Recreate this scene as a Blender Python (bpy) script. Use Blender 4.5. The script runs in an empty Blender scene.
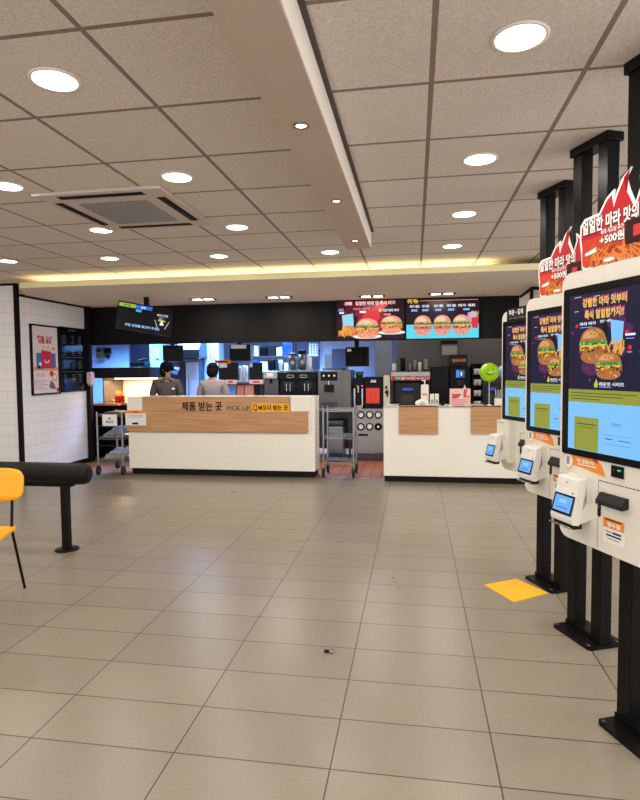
import bpy, bmesh, math, random
from mathutils import Vector, Matrix
random.seed(7)
S = bpy.context.scene
COL = S.collection
PI = math.pi
# ------------------------------------------------------------------ camera
YAW, PIT, ROL, FPX, EYE = .163855, -.053392, -.0090711, 574.8, 1.46
CEIL = 2.63
def cam_axes():
    cy, sy, cp, sp = math.cos(YAW), math.sin(YAW), math.cos(PIT), math.sin(PIT)
    f = Vector((-sy*cp, cy*cp, sp)); rt = Vector((cy, sy, 0)); up = rt.cross(f)
    cr, sr = math.cos(ROL), math.sin(ROL)
    return cr*rt+sr*up, -sr*rt+cr*up, f
RT, UP, FW = cam_axes()
def ray(x, y): return RT*((x-320)/FPX) - UP*((y-400)/FPX) + FW
def atY(x, y, Y):
    d = ray(x, y); d = d*(Y/d.y); return Vector((d.x, Y, EYE+d.z))
def atZ(x, y, Z):
    d = ray(x, y); d = d*((Z-EYE)/d.z); return Vector((d.x, d.y, Z))
def PB(x0, y0, x1, y1, Y):
    a, b, c, d = atY(x0, y0, Y), atY(x1, y0, Y), atY(x0, y1, Y), atY(x1, y1, Y)
    return (a.x+c.x)/2, (b.x+d.x)/2, (c.z+d.z)/2, (a.z+b.z)/2     # X0 X1 Z0 Z1
cam = bpy.data.cameras.new('camera'); co = bpy.data.objects.new('camera', cam); COL.objects.link(co)
cam.sensor_fit = 'VERTICAL'; cam.sensor_height = 36; cam.lens = FPX*36/800; cam.clip_start = .05
m3 = Matrix((RT, UP, -FW)).transposed()
co.matrix_world = Matrix.Translation((0, 0, EYE)) @ m3.to_4x4()
S.camera = co
S.view_settings.view_transform = 'Standard'; S.view_settings.look = 'None'
S.view_settings.exposure = .08; S.view_settings.gamma = 1; S.view_settings.use_curve_mapping = False
w = bpy.data.worlds.new('world'); S.world = w; w.use_nodes = True
w.node_tree.nodes['Background'].inputs[0].default_value = (1, .95, .9, 1)
w.node_tree.nodes['Background'].inputs[1].default_value = .05

# ------------------------------------------------------------------ materials
def lin(c):
    r = []
    for v in c[:3]:
        v /= 255.
        r.append(v/12.92 if v <= .04045 else ((v+.055)/1.055)**2.4)
    return (*r, 1)
MATS = {}
def mat(name, c, rough=.5, metal=0., noise=0., nscale=30., coat=0.):
    if name in MATS: return MATS[name]
    m = bpy.data.materials.new(name); m.use_nodes = True; MATS[name] = m
    nt = m.node_tree; b = nt.nodes['Principled BSDF']
    b.inputs['Base Color'].default_value = lin(c); b.inputs['Roughness'].default_value = rough
    b.inputs['Metallic'].default_value = metal
    if coat: b.inputs['Coat Weight'].default_value = coat
    if max(c) < 70 and not metal: b.inputs['Specular IOR Level'].default_value = .15
    tc = nt.nodes.new('ShaderNodeTexCoord'); n = nt.nodes.new('ShaderNodeTexNoise')
    n.inputs['Scale'].default_value = nscale; n.inputs['Detail'].default_value = 3
    nt.links.new(tc.outputs['Object'], n.inputs['Vector'])
    mr = nt.nodes.new('ShaderNodeMapRange'); k = noise or .05
    mr.inputs['To Min'].default_value = 1-k; mr.inputs['To Max'].default_value = 1+k
    nt.links.new(n.outputs['Fac'], mr.inputs['Value'])
    mx = nt.nodes.new('ShaderNodeMix'); mx.data_type = 'RGBA'; mx.blend_type = 'MULTIPLY'
    mx.inputs['Factor'].default_value = 1; mx.inputs['A'].default_value = lin(c)
    nt.links.new(mr.outputs['Result'], mx.inputs['B']); nt.links.new(mx.outputs['Result'], b.inputs['Base Color'])
    return m
def em(name, c, s=1.):
    """a lit screen or lamp surface"""
    if name in MATS: return MATS[name]
    m = bpy.data.materials.new(name); m.use_nodes = True; MATS[name] = m
    b = m.node_tree.nodes['Principled BSDF']
    b.inputs['Base Color'].default_value = (.002, .002, .002, 1); b.inputs['Roughness'].default_value = .3; b.inputs['Specular IOR Level'].default_value = .12
    b.inputs['Emission Color'].default_value = lin(c); b.inputs['Emission Strength'].default_value = s
    return m
def brick(name, c1, c2, cm, bw, bh, mort, ox, oy, off=0., rough=.4, axes='xy', bump=0., speck=0., sscale=200, rvar=0., mrough=None, msmooth=.1):
    m = bpy.data.materials.new(name); m.use_nodes = True; MATS[name] = m
    nt = m.node_tree; L = nt.links.new; b = nt.nodes['Principled BSDF']
    g = nt.nodes.new('ShaderNodeNewGeometry'); sp = nt.nodes.new('ShaderNodeSeparateXYZ'); L(g.outputs['Position'], sp.inputs[0])
    cb = nt.nodes.new('ShaderNodeCombineXYZ')
    for i, (ax, o) in enumerate(zip(axes, (ox, oy))):
        ad = nt.nodes.new('ShaderNodeMath'); ad.operation = 'SUBTRACT'; ad.inputs[1].default_value = o-60*(bw if i == 0 else bh)
        L(sp.outputs[ax.upper()], ad.inputs[0]); L(ad.outputs[0], cb.inputs[i])
    br = nt.nodes.new('ShaderNodeTexBrick'); L(cb.outputs[0], br.inputs['Vector'])
    br.offset = off; br.inputs['Scale'].default_value = 1; br.inputs['Brick Width'].default_value = bw; br.inputs['Row Height'].default_value = bh
    br.inputs['Mortar Size'].default_value = mort; br.inputs['Mortar Smooth'].default_value = msmooth; br.inputs['Bias'].default_value = 0
    br.inputs['Color1'].default_value = lin(c1); br.inputs['Color2'].default_value = lin(c2); br.inputs['Mortar'].default_value = lin(cm)
    out = br.outputs['Color']
    n = nt.nodes.new('ShaderNodeTexNoise'); n.inputs['Scale'].default_value = sscale; n.inputs['Detail'].default_value = 4; L(g.outputs['Position'], n.inputs['Vector'])
    if speck:
        mr = nt.nodes.new('ShaderNodeMapRange'); mr.inputs['From Min'].default_value = .3; mr.inputs['From Max'].default_value = .7
        mr.inputs['To Min'].default_value = 1-speck; mr.inputs['To Max'].default_value = 1+speck; L(n.outputs['Fac'], mr.inputs['Value'])
        mx = nt.nodes.new('ShaderNodeMix'); mx.data_type = 'RGBA'; mx.blend_type = 'MULTIPLY'; mx.inputs['Factor'].default_value = 1
        L(out, mx.inputs['A']); L(mr.outputs['Result'], mx.inputs['B']); out = mx.outputs['Result']
    L(out, b.inputs['Base Color'])
    b.inputs['Roughness'].default_value = rough
    if rvar:
        n2 = nt.nodes.new('ShaderNodeTexNoise'); n2.inputs['Scale'].default_value = 2.2; n2.inputs['Detail'].default_value = 5; L(g.outputs['Position'], n2.inputs['Vector'])
        mr = nt.nodes.new('ShaderNodeMapRange'); mr.inputs['To Min'].default_value = rough-rvar; mr.inputs['To Max'].default_value = rough+rvar; L(n2.outputs['Fac'], mr.inputs['Value'])
        L(mr.outputs['Result'], b.inputs['Roughness'])
    if bump:
        bp = nt.nodes.new('ShaderNodeBump'); bp.inputs['Strength'].default_value = bump; bp.inputs['Distance'].default_value = .002; bp.invert = True
        L(br.outputs['Fac'], bp.inputs['Height']); L(bp.outputs[0], b.inputs['Normal'])
    return m
def wood(name, c1, c2, axis=0):
    m = bpy.data.materials.new(name); m.use_nodes = True; MATS[name] = m
    nt = m.node_tree; L = nt.links.new; b = nt.nodes['Principled BSDF']
    tc = nt.nodes.new('ShaderNodeTexCoord'); mp = nt.nodes.new('ShaderNodeMapping'); L(tc.outputs['Object'], mp.inputs[0])
    mp.inputs['Scale'].default_value = (1.2, 20, 26)
    n = nt.nodes.new('ShaderNodeTexNoise'); n.inputs['Scale'].default_value = 2; n.inputs['Detail'].default_value = 6; L(mp.outputs[0], n.inputs['Vector'])
    cr = nt.nodes.new('ShaderNodeValToRGB'); cr.color_ramp.elements[0].position = .35; cr.color_ramp.elements[1].position = .65
    cr.color_ramp.elements[0].color = lin(c1); cr.color_ramp.elements[1].color = lin(c2)
    L(n.outputs['Fac'], cr.inputs[0]); L(cr.outputs[0], b.inputs['Base Color']); b.inputs['Roughness'].default_value = .45
    return m

M_FLOOR = brick('floor_tile', (134, 124, 109), (141, 130, 114), (56, 50, 44), .603, .306, .003, -.307, 2.003, rough=.3, speck=.05, sscale=60, rvar=.06)
M_KFLOOR = brick('quarry_tile', (150, 88, 52), (166, 100, 62), (56, 36, 28), .15, .15, .006, 0, 7.6, rough=.5, speck=.12, sscale=20)
M_CEIL = brick('ceiling_tile', (222, 210, 200), (218, 206, 195), (136, 123, 112), .597, .597, .011, .067, 2.47, rough=.9, speck=.13, sscale=90, msmooth=0)
M_SUBWAY = brick('white_wall_tile', (244, 241, 240), (247, 244, 242), (220, 215, 213), .3, .15, .003, 0, 0, off=.5, rough=.25, axes='yz', bump=.4)
M_SUBWAYX = brick('white_wall_tile_front', (244, 241, 240), (247, 244, 242), (220, 215, 213), .3, .15, .003, 0, 0, off=.5, rough=.25, axes='xz', bump=.4)
M_PLASTER = mat('plaster', (216, 204, 192), .85, noise=.03)
M_SOFFIT = mat('soffit_paint', (228, 214, 198), .8, noise=.03)
M_WHITE = mat('white_paint', (235, 228, 218), .6)
M_COVE = mat('cove_cream', (240, 230, 180), .8)
M_BLACK = mat('black_panel', (17, 16, 15), .6)
M_TRIM = mat('black_trim', (16, 15, 15), .5)
M_GREYW = mat('grey_wall', (86, 80, 76), .6)
M_KWALL = mat('kitchen_wall_blue_lit', (182, 204, 240), .5)  # blue of the kitchen light is mixed into the wall colour
M_COUNTER = mat('counter_white', (240, 235, 220), .35)
M_WOOD = wood('counter_wood', (178, 130, 86), (200, 152, 106))
M_KICK = mat('kick_black', (20, 18, 17), .5)
M_STEEL = mat('steel', (150, 146, 141), .34, .9, noise=.06, nscale=8)
M_STEELD = mat('steel_dark', (82, 80, 78), .38, .8, noise=.06, nscale=8)
M_CHROME = mat('chrome', (165, 163, 160), .22, 1)
M_BLKPL = mat('black_plastic', (11, 11, 12), .4)
M_DKGREY = mat('dark_grey_plastic', (38, 36, 36), .45)
M_METALB = mat('black_powder_coat', (14, 13, 13), .35, noise=.1)
M_KIOSK = mat('kiosk_cream', (226, 220, 206), .35)
M_GREYPL = mat('grey_plastic', (150, 148, 146), .45)
M_YEL = mat('yellow_plastic', (246, 170, 6), .45)
M_YELMAT = mat('yellow_floor_sticker', (246, 174, 4), .6)
M_VINYL = mat('black_vinyl', (24, 22, 21), .38, noise=.1)
M_PAPER = mat('paper', (235, 232, 228), .7)
M_RED = mat('red', (205, 25, 35), .4)
M_REDORG = mat('red_orange', (222, 52, 22), .4)
M_ORANGE = mat('orange', (240, 140, 30), .5)
M_INK = mat('ink', (25, 22, 22), .6)
M_TAN = mat('tan_print', (222, 160, 90), .6)
M_BLUEPL = mat('blue_plastic', (20, 70, 200), .35)
M_CUP = mat('paper_cup', (238, 234, 226), .5)
M_GREENB = mat('balloon_green', (160, 212, 10), .3)
M_BLUEB = mat('balloon_blue', (110, 165, 225), .3)
M_SKIN = mat('skin', (205, 155, 130), .5)
M_HAIR = mat('hair', (9, 8, 8), .7)
M_SHIRTD = mat('shirt_dark', (76, 70, 62), .8, noise=.12)
M_SHIRTL = mat('shirt_grey', (150, 138, 136), .8, noise=.1)
M_CLOTHB = mat('trousers', (28, 28, 32), .8)
M_GLASSW = mat('glazed_front', (24, 22, 24), .12)
L_LAMP = em('lamp_glow', (255, 247, 232), 9)
L_SPOT = em('spot_glow', (255, 240, 210), 6)

# ------------------------------------------------------------------ mesh builder
class MB:
    def __init__(s, o=(0, 0, 0)): s.v = []; s.f = []; s.m = []; s.mats = []; s.sm = []; s.o = Vector(o); s.X = None
    def mi(s, m):
        if m not in s.mats: s.mats.append(m)
        return s.mats.index(m)
    def add(s, vs, fs, m, smooth=False):
        b = len(s.v); i = s.mi(m)
        for p in vs:
            p = Vector(p)
            if s.X: p = s.X @ p
            s.v.append(p - s.o)
        for f in fs: s.f.append([b+k for k in f]); s.m.append(i); s.sm.append(smooth)
        return s
    def box(s, x0, x1, y0, y1, z0, z1, m):
        vs = [(x, y, z) for z in (z0, z1) for y in (y0, y1) for x in (x0, x1)]
        return s.add(vs, [(0, 2, 3, 1), (4, 5, 7, 6), (0, 1, 5, 4), (2, 6, 7, 3), (0, 4, 6, 2), (1, 3, 7, 5)], m)
    def tube(s, pts, r, m, n=10, caps=True):
        pts = [Vector(p) for p in pts]; rs = r if isinstance(r, (list, tuple)) else [r]*len(pts)
        vs = []; fs = []; prev = None
        for i, p in enumerate(pts):
            t = (pts[min(i+1, len(pts)-1)]-pts[max(i-1, 0)]).normalized()
            a = prev - t*prev.dot(t) if prev is not None else t.orthogonal()
            a.normalize(); prev = a; b = t.cross(a)
            for k in range(n):
                an = 2*PI*k/n; vs.append(p + (a*math.cos(an)+b*math.sin(an))*rs[i])
        for i in range(len(pts)-1):
            for k in range(n):
                k2 = (k+1) % n; fs.append((i*n+k, i*n+k2, (i+1)*n+k2, (i+1)*n+k))
        s.add(vs, fs, m, True)
        if caps:
            s.add(vs[:n], [tuple(range(n))[::-1]], m); s.add(vs[-n:], [tuple(range(n))], m)
        return s
    def lathe(s, prof, c, m, n=20, axis='z'):
        c = Vector(c); vs = []; fs = []
        for r, h in prof:
            for k in range(n):
                a = 2*PI*k/n; q = (r*math.cos(a), r*math.sin(a), h)
                if axis == 'y': q = (q[0], q[2], -q[1])
                if axis == 'x': q = (q[2], q[0], q[1])
                vs.append(c+Vector(q))
        for i in range(len(prof)-1):
            for k in range(n):
                k2 = (k+1) % n; fs.append((i*n+k, i*n+k2, (i+1)*n+k2, (i+1)*n+k))
        if prof[0][0] > 1e-5: fs.append(tuple(range(n))[::-1])
        if prof[-1][0] > 1e-5: fs.append(tuple((len(prof)-1)*n+k for k in range(n)))
        return s.add(vs, fs, m, True)
    def ell(s, c, r, m, nu=16, nv=10, t0=0., t1=PI):
        prof = []
        vs = []; fs = []
        for j in range(nv+1):
            t = t0+(t1-t0)*j/nv
            for k in range(nu):
                a = 2*PI*k/nu
                vs.append((c[0]+r[0]*math.sin(t)*math.cos(a), c[1]+r[1]*math.sin(t)*math.sin(a), c[2]+r[2]*math.cos(t)))
        for j in range(nv):
            for k in range(nu):
                k2 = (k+1) % nu; fs.append((j*nu+k, (j+1)*nu+k, (j+1)*nu+k2, j*nu+k2))
        return s.add(vs, fs, m, True)
    def prism(s, poly, y0, y1, m, plane='xz', mside=None):
        """polygon in a plane, extruded along the third axis from y0 (front) to y1"""
        n = len(poly); g = {'xz': lambda a, b, d: (a, d, b), 'xy': lambda a, b, d: (a, b, d), 'yz': lambda a, b, d: (d, a, b)}[plane]
        vs = [g(a, b, y0) for a, b in poly]+[g(a, b, y1) for a, b in poly]
        s.add(vs, [tuple(range(n)), tuple(range(2*n-1, n-1, -1))], m)
        s.add(vs, [(i, i+n, (i+1) % n+n, (i+1) % n) for i in range(n)], mside or m)
        return s
    def rect(s, x0, x1, z0, z1, y, m, t=.0006): return s.box(x0, x1, y-t, y, z0, z1, m)
    def disc(s, cx, cz, rx, rz, y, m, n=20, a0=0, a1=2*PI, t=.0006):
        full = abs(a1-a0-2*PI) < 1e-6
        p = [(cx+rx*math.cos(a0+(a1-a0)*k/(n if full else n-1)), cz+rz*math.sin(a0+(a1-a0)*k/(n if full else n-1))) for k in range(n)]
        return s.prism(p, y-t, y, m)
    def text(s, body, cx, cz, h, y, m, bold=.02, width=None, align='c', slant=0.):
        vs, fs, x0, x1 = glyphs(body, bold)
        k = h/.75; kx = k
        if width: kx = width/(x1-x0)
        off = cx-(x0+x1)/2*kx if align == 'c' else cx-x0*kx
        return s.add([(x*kx+off+slant*z*k, y, cz-h/2+z*k) for x, z in vs], fs, m)
    def build(s, name, parent=None, bev=0, seg=2, kind=None, sub=0):
        me = bpy.data.meshes.new(name); me.from_pydata([tuple(v) for v in s.v], [], s.f)
        for m in s.mats: me.materials.append(m)
        me.polygons.foreach_set('material_index', s.m); me.polygons.foreach_set('use_smooth', s.sm); me.update()
        o = bpy.data.objects.new(name, me); COL.objects.link(o)
        if parent is not None: o.parent = parent
        if bev:
            b = o.modifiers.new('bevel', 'BEVEL'); b.width = bev; b.segments = seg; b.limit_method = 'ANGLE'; b.angle_limit = .7
        if sub:
            b = o.modifiers.new('subsurf', 'SUBSURF'); b.levels = sub; b.render_levels = sub
        if kind: o['kind'] = kind
        return o
_G = {}
WORDS = [('제품 받는 곳', 0.03), ('PICK UP', 0.012), ('M오더 받는 곳', 0.035), ('안내문', 0.02), ('강렬한 마라 맛부터', 0.05), ('강렬한 마라 맛부터', 0.03), ('특식 얼얼함까지!!', 0.05), ('특식 얼얼함까지!!', 0.03), ('마라 버거', 0.03), ('맛있는 세트', 0.03), ('매운맛 시리즈', 0.02), ('주문하기', 0.0), ('영수증', 0.04), ('카드 결제는 여기', 0.04), ('얼얼한 마라 맛의', 0.06), ('얼얼한 마라 맛의', 0.035), ('마라 시즈닝 추가', 0.03), ('+500원', 0.07), ('+500원', 0.035), ('주문 • 결제', 0.03), ('카드 결제 전용입니다', 0.0), ('해피 스낵', 0.05), ('선물 세트', 0.05), ('기간 한정', 0.03), ('준비중', 0.02), ('완료', 0.02), ('주문 번호를 확인해 주세요', 0.03), ('앱으로 주문', 0.02), ('신제품', 0.03), ('얼얼한 마라 맛 특식 버거', 0.035), ('세트', 0.03), ('치킨 마라 버거', 0.03), ('추천 메뉴', 0.04), ('버거 세트', 0.03), ('원두커피', 0.03), ('퇴식구', 0.03)]
def glyphs(body, bold):
    if (body, bold) in _G: return _G[(body, bold)]
    todo = [b for b, q in WORDS if q == bold]
    if body not in todo: todo.append(body)
    c = bpy.data.curves.new('t', 'FONT'); c.body = '\n'.join(todo); c.size = 1; c.resolution_u = 2; c.offset = bold; c.space_line = 3
    o = bpy.data.objects.new('t', c); COL.objects.link(o)
    me = bpy.data.meshes.new_from_object(o)
    rows = [dict() for _ in todo]; faces = [[] for _ in todo]; pts = [[] for _ in todo]
    for p in me.polygons:
        i = min(max(int(round((.35-sum(me.vertices[k].co.y for k in p.vertices)/len(p.vertices))/3)), 0), len(todo)-1); f = []
        for k in p.vertices:
            if k not in rows[i]: rows[i][k] = len(pts[i]); pts[i].append((me.vertices[k].co.x, me.vertices[k].co.y+3*i))
            f.append(rows[i][k])
        faces[i].append(tuple(f))
    for i, b in enumerate(todo): _G[(b, bold)] = (pts[i], faces[i], min(v[0] for v in pts[i]), max(v[0] for v in pts[i]))
    bpy.data.objects.remove(o); bpy.data.curves.remove(c); bpy.data.meshes.remove(me)
    return _G[(body, bold)]
def rrect(x0, x1, z0, z1, r, n=6):
    p = []
    for cx, cz, a in ((x1-r, z1-r, 0), (x0+r, z1-r, PI/2), (x0+r, z0+r, PI), (x1-r, z0+r, 1.5*PI)):
        for k in range(n+1):
            t = a+PI/2*k/n; p.append((cx+r*math.cos(t), cz+r*math.sin(t)))
    return p
def thing(name, label, cat, loc=(0, 0, 0), rot=0, group=None):
    o = bpy.data.objects.new(name, None); COL.objects.link(o); o.location = loc
    o.rotation_euler = rot if isinstance(rot, tuple) else (0, 0, rot); o.empty_display_size = .1
    return tag(o, label, cat, group)
def tag(o, label, cat, group=None):
    o['label'] = label; o['category'] = cat
    if group: o['group'] = group
    return o
def single(mb, name, label, cat, group=None, **k):
    """a thing that is one mesh: origin at its base centre"""
    xs = [v.x for v in mb.v]; ys = [v.y for v in mb.v]; zs = [v.z for v in mb.v]
    c = Vector(((min(xs)+max(xs))/2, (min(ys)+max(ys))/2, min(zs)))
    mb.v = [v-c for v in mb.v]
    o = mb.build(name, **k); o.location = c
    return tag(o, label, cat, group)
def dup(root, loc=None, label=None):
    r = root.copy(); COL.objects.link(r)
    if loc is not None: r.location = loc
    if label: r['label'] = label
    for ch in list(root.children):
        c = ch.copy(); COL.objects.link(c); c.parent = r
        for g in list(ch.children):
            d = g.copy(); COL.objects.link(d); d.parent = c
    return r
def struct(mb, name, **k): return mb.build(name, kind='structure', **k)
def lamp(kind, loc, energy, color=(1, .95, .88), size=.15, rot=(0, 0, 0), sx=None, shape='DISK', spread=None):
    l = bpy.data.lights.new('lamp', kind); l.energy = energy; l.color = color
    if kind == 'AREA':
        l.shape = shape; l.size = size
        if sx: l.size_y = sx
        if spread: l.spread = spread
    o = bpy.data.objects.new('lamp', l); COL.objects.link(o); o.location = loc; o.rotation_euler = rot; return o

# ================================================================== SETTING
REAR_FILL_W = 54  # power of the added fill lights behind the camera
SIDE_FILL_W = 52  # power of the added fill lights on the right
BLUE_W, BACK_W, FRY_W = 190, 9, 26
YF = 8.65                      # front of the black fascia over the kitchen
ZS = 2.49                      # underside of the lower soffit
struct(MB().box(-7.5, 4.2, -4, 7.6, -.1, 0, M_FLOOR), 'floor')
struct(MB().box(-7.5, 4.2, 7.6, 12.6, -.1, 0, M_KFLOOR), 'floor_kitchen')
struct(MB().box(-7.5, 4.2, -4, YF+.1, CEIL, CEIL+.1, M_CEIL), 'ceiling')
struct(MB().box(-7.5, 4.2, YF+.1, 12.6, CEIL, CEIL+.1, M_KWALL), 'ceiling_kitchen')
# unseen rear wall; windows and area lights added to brighten the room
b = MB().box(-7.5, 4.2, -4.1, -4, 0, .3, M_PLASTER).box(-7.5, 4.2, -4.1, -4, 2.45, CEIL, M_PLASTER)
for x in (-7.4, -4.55, -1.7, 1.15, 4.0): b.box(x-.1, x+.1, -4.1, -4, .3, 2.45, M_PLASTER)
struct(b, 'wall_rear')
for i, x in enumerate((-5.975, -3.125, -.275, 2.575)):
    b = MB()
    for a in ((-1.325, 1.325, .3, .36), (-1.325, 1.325, 2.39, 2.45), (-1.325, -1.27, .36, 2.39), (1.27, 1.325, .36, 2.39)): b.box(x+a[0], x+a[1], -4.09, -4.03, a[2], a[3], M_TRIM)
    struct(b, 'window_%d' % (i+1))  # added window frame, out of view, around a fill light
    lamp('AREA', (x, -4.06, 1.375), REAR_FILL_W, (.93, .96, 1), 2.5, (-PI/2, 0, PI), 2.0, 'RECTANGLE')
b = MB().box(4.1, 4.2, -4, 12.6, 0, .3, M_PLASTER).box(4.1, 4.2, -4, 12.6, 2.45, CEIL, M_PLASTER)  # right wall; its unseen windows and area lights are added as fill
for y0, y1 in ((-4, -1.6), (1.1, 1.5), (4.2, 4.6), (7.3, 12.6)): b.box(4.1, 4.2, y0, y1, .3, 2.45, M_PLASTER)
struct(b, 'wall_right')
for i, y in enumerate((-.25, 2.85, 5.95)):
    b = MB()
    for a in ((-1.35, 1.35, .3, .36), (-1.35, 1.35, 2.39, 2.45), (-1.35, -1.29, .36, 2.39), (1.29, 1.35, .36, 2.39)): b.box(4.13, 4.19, y+a[0], y+a[1], a[2], a[3], M_TRIM)
    struct(b, 'window_%d' % (i+5))  # frame of an added, unseen side window
    lamp('AREA', (4.16, y, 1.375), SIDE_FILL_W*(.45 if i == 2 else 1), (.97, .97, 1), 2.5, (PI/2, 0, PI/2), 2.0, 'RECTANGLE')
struct(MB().box(-7.5, -7.4, -4, 12.6, 0, CEIL, M_PLASTER), 'wall_far_left')
b = MB().box(-7.4, -5.2, 6.92, 6.98, 0, CEIL, M_SUBWAYX); struct(b, 'wall_left_front')
b = MB().box(-5.3, -5.2, 6.98, 8.48, 0, CEIL, M_SUBWAY)
b.box(-5.205, -5.196, 6.98, 8.48, ZS+.03, CEIL, M_PLASTER); struct(b, 'wall_left')
struct(MB().box(-5.24, -5.19, 6.90, 6.95, 0, CEIL, M_TRIM), 'trim_1')
struct(MB().box(-5.2, -5.18, 6.95, 8.48, ZS-.025, ZS+.005, M_TRIM), 'trim_2')
struct(MB().box(-5.2, -5.185, 6.95, 8.48, 0, .07, M_TRIM), 'baseboard_left')
struct(MB().box(-7.4, -5.24, 6.9, 6.92, CEIL-.025, CEIL, M_TRIM), 'trim_3')
# lower soffit with a raised lip hiding the cove light
b = MB().prism([(-4.765, 6.445), (4.1, 6.445), (4.1, YF-.001), (-5.195, YF-.001), (-5.195, 7.14)], ZS, ZS+.03, M_SOFFIT, 'xy')
struct(b, 'soffit')
b = MB().prism([(-4.78, 6.42), (4.1, 6.42), (4.1, 6.45), (-4.765, 6.45)], ZS-.001, ZS+.066, M_COVE, 'xy')
b.prism([(-5.2, 7.1), (-4.78, 6.42), (-4.765, 6.45), (-5.2, 7.14)], ZS-.001, ZS+.066, M_COVE, 'xy')
struct(b, 'trim_4')
# fascia above the kitchen opening
fx0 = atY(86, 342, YF).x; fx1 = atY(519, 340, YF).x
zf = 1.885
struct(MB().box(-5.6, fx1, YF, YF+.06, zf, ZS, M_BLACK), 'fascia')
struct(MB().box(-5.6, -5.13, 8.48, 8.56, 0, ZS, M_BLACK), 'wall_kitchen_left')
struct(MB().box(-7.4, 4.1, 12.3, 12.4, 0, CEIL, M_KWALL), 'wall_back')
gx0 = atY(397, 345, 9.9).x
struct(MB().box(gx0, 4.1, 9.9, 10.0, 0, CEIL, M_GREYW), 'wall_kitchen_right')
struct(MB().box(fx1, 4.1, YF, YF+.06, 0, ZS, M_PLASTER), 'wall_back_right')
# black frame of the glazed partition right of the menu screens
pa, pb, pc = atZ(520.8, 296.5, 2.44), atZ(531.7, 288.2, 2.44), atZ(560, 288.4, 2.44)
b = MB().tube([pa, pb], .022, M_TRIM, 6).tube([pb, pc], .022, M_TRIM, 6).tube([(pb.x, pb.y, 0), pb], .022, M_TRIM, 6).tube([(pc.x, pc.y, 0), pc], .022, M_TRIM, 6); struct(b, 'trim_7')
# dropped plasterboard beam under the grid ceiling
struct(MB().box(-.572, -.367, -1, 4.96, 2.48, CEIL, mat('beam_paint', (196, 178, 162), .8, noise=.03)), 'ceiling_beam', bev=.004)
struct(MB().box(-.367, -.345, -1, 4.96, CEIL-.012, CEIL, mat('painted_gap_shade', (80, 70, 62), .8)), 'trim_5')  # dark strip standing in for the shade beside the beam
struct(MB().box(-.367, -.3655, -1, 4.955, 2.484, CEIL-.012, M_WHITE), 'trim_6')

# ================================================================== CEILING FIXTURES
def downlight(x, y, label):
    t = thing('downlight', label, 'ceiling light', (x, y, CEIL), 0, 'round recessed downlights')
    if not hasattr(downlight, 'ring'):
        a = MB().lathe([(.100, 0), (.100, -.004), (.088, -.007), (.084, -.002)], (0, 0, 0), M_WHITE, 32).build('rim', t)
        d = MB().lathe([(.085, -.004), (.0001, -.006)], (0, 0, 0), L_LAMP, 32).build('diffuser', t)
        downlight.ring, downlight.dif = a, d
    else:
        for s in (downlight.ring, downlight.dif):
            c = s.copy(); COL.objects.link(c); c.parent = t
    lamp('AREA', (x, y, CEIL-.012), LAMP_W, size=.16)
LAMP_W = 5.2
DL = [(-1.426, 2.171, 'round ceiling downlight at upper left, biggest of those left of the beam'),
 (.368, 2.193, 'round ceiling downlight at upper right, biggest and brightest of all in view'),
 (-1.42, 3.36, 'round ceiling downlight beside the near right corner of the air conditioner'),
 (.361, 3.397, 'round ceiling downlight, second from the camera in the row right of the beam'),
 (-2.533, 3.318, 'round ceiling downlight cut by the left edge of the view, left of the air conditioner'),
 (-1.438, 4.605, 'round ceiling downlight just beyond the right edge of the air conditioner'),
 (.369, 4.564, 'round ceiling downlight, third from the camera in the row right of the beam'),
 (-2.568, 4.478, 'round ceiling downlight just beyond the far left corner of the air conditioner'),
 (-3.124, 5.6, 'round ceiling downlight near the cove, above the hanging order monitor'),
 (-1.983, 5.722, 'round ceiling downlight near the cove, midway between air conditioner and beam'),
 (.352, 5.721, 'round ceiling downlight, fourth and farthest in the row right of the beam'),
 (-.837, 5.758, 'round ceiling downlight near the cove, just beyond the end of the beam'),
 (-4.233, 5.516, 'round ceiling downlight at far left edge, above the white tiled pillar')]
for a in DL: downlight(*a)
for x in (-5, -3.8, -2.55, -1.43, .365, 1.55, 2.75):        # the same lamps behind and beside the camera
    for y in (-2.5, -1.3, -.1, 1.05):
        lamp('AREA', (x, y, CEIL-.012), LAMP_W, size=.16)
for x in (1.55, 2.75):
    for y in (2.2, 3.4, 4.56, 5.72): lamp('AREA', (x, y, CEIL-.012), LAMP_W, size=.16)
for x in (-3.75, -4.95):
    for y in (2.2, 3.35, 4.48): lamp('AREA', (x, y, CEIL-.012), LAMP_W, size=.16)
for i, (x, y, l) in enumerate(((-.47, 2.42, 'small spotlight in the beam, nearest of its three'), (-.47, 3.52, 'small spotlight in the beam, middle of its three'), (-.47, 4.62, 'small spotlight at the far end of the beam'))):
    t = thing('spotlight', l, 'spotlight', (x, y, 2.48), 0, 'spotlights in the beam')
    MB().lathe([(.034, 0), (.034, -.004), (.026, -.006), (.022, -.001)], (0, 0, 0), M_CHROME, 24).build('rim', t)
    MB().lathe([(.022, -.002), (.0001, -.003)], (0, 0, 0), L_SPOT, 24).build('bulb', t)
    lamp('AREA', (x, y, 2.47), 3, size=.04)
for px_, py_, l in ((203, 299, 'twin rectangular soffit light above the first worker, leftmost of four'), (279, 297, 'twin rectangular soffit light left of the menu screens'),
                    (372, 296, 'twin rectangular soffit light above the red burger menu screen'), (442, 293.5, 'twin rectangular soffit light above the blue burger menu screen')):
    p = atZ(px_, py_, ZS)
    t = thing('twin_light', l, 'ceiling light', p, 0, 'twin lights in the lower soffit')
    MB().box(-.19, .19, -.075, .075, -.006, 0, M_DKGREY).build('frame', t)
    for s in (-1, 1):
        MB().box(s*.085-.06, s*.085+.06, -.05, .05, -.009, -.0055, L_LAMP).build('diffuser', t)
    lamp('AREA', (p.x, p.y, ZS-.02), 12, size=.3, sx=.1, shape='RECTANGLE')
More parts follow.
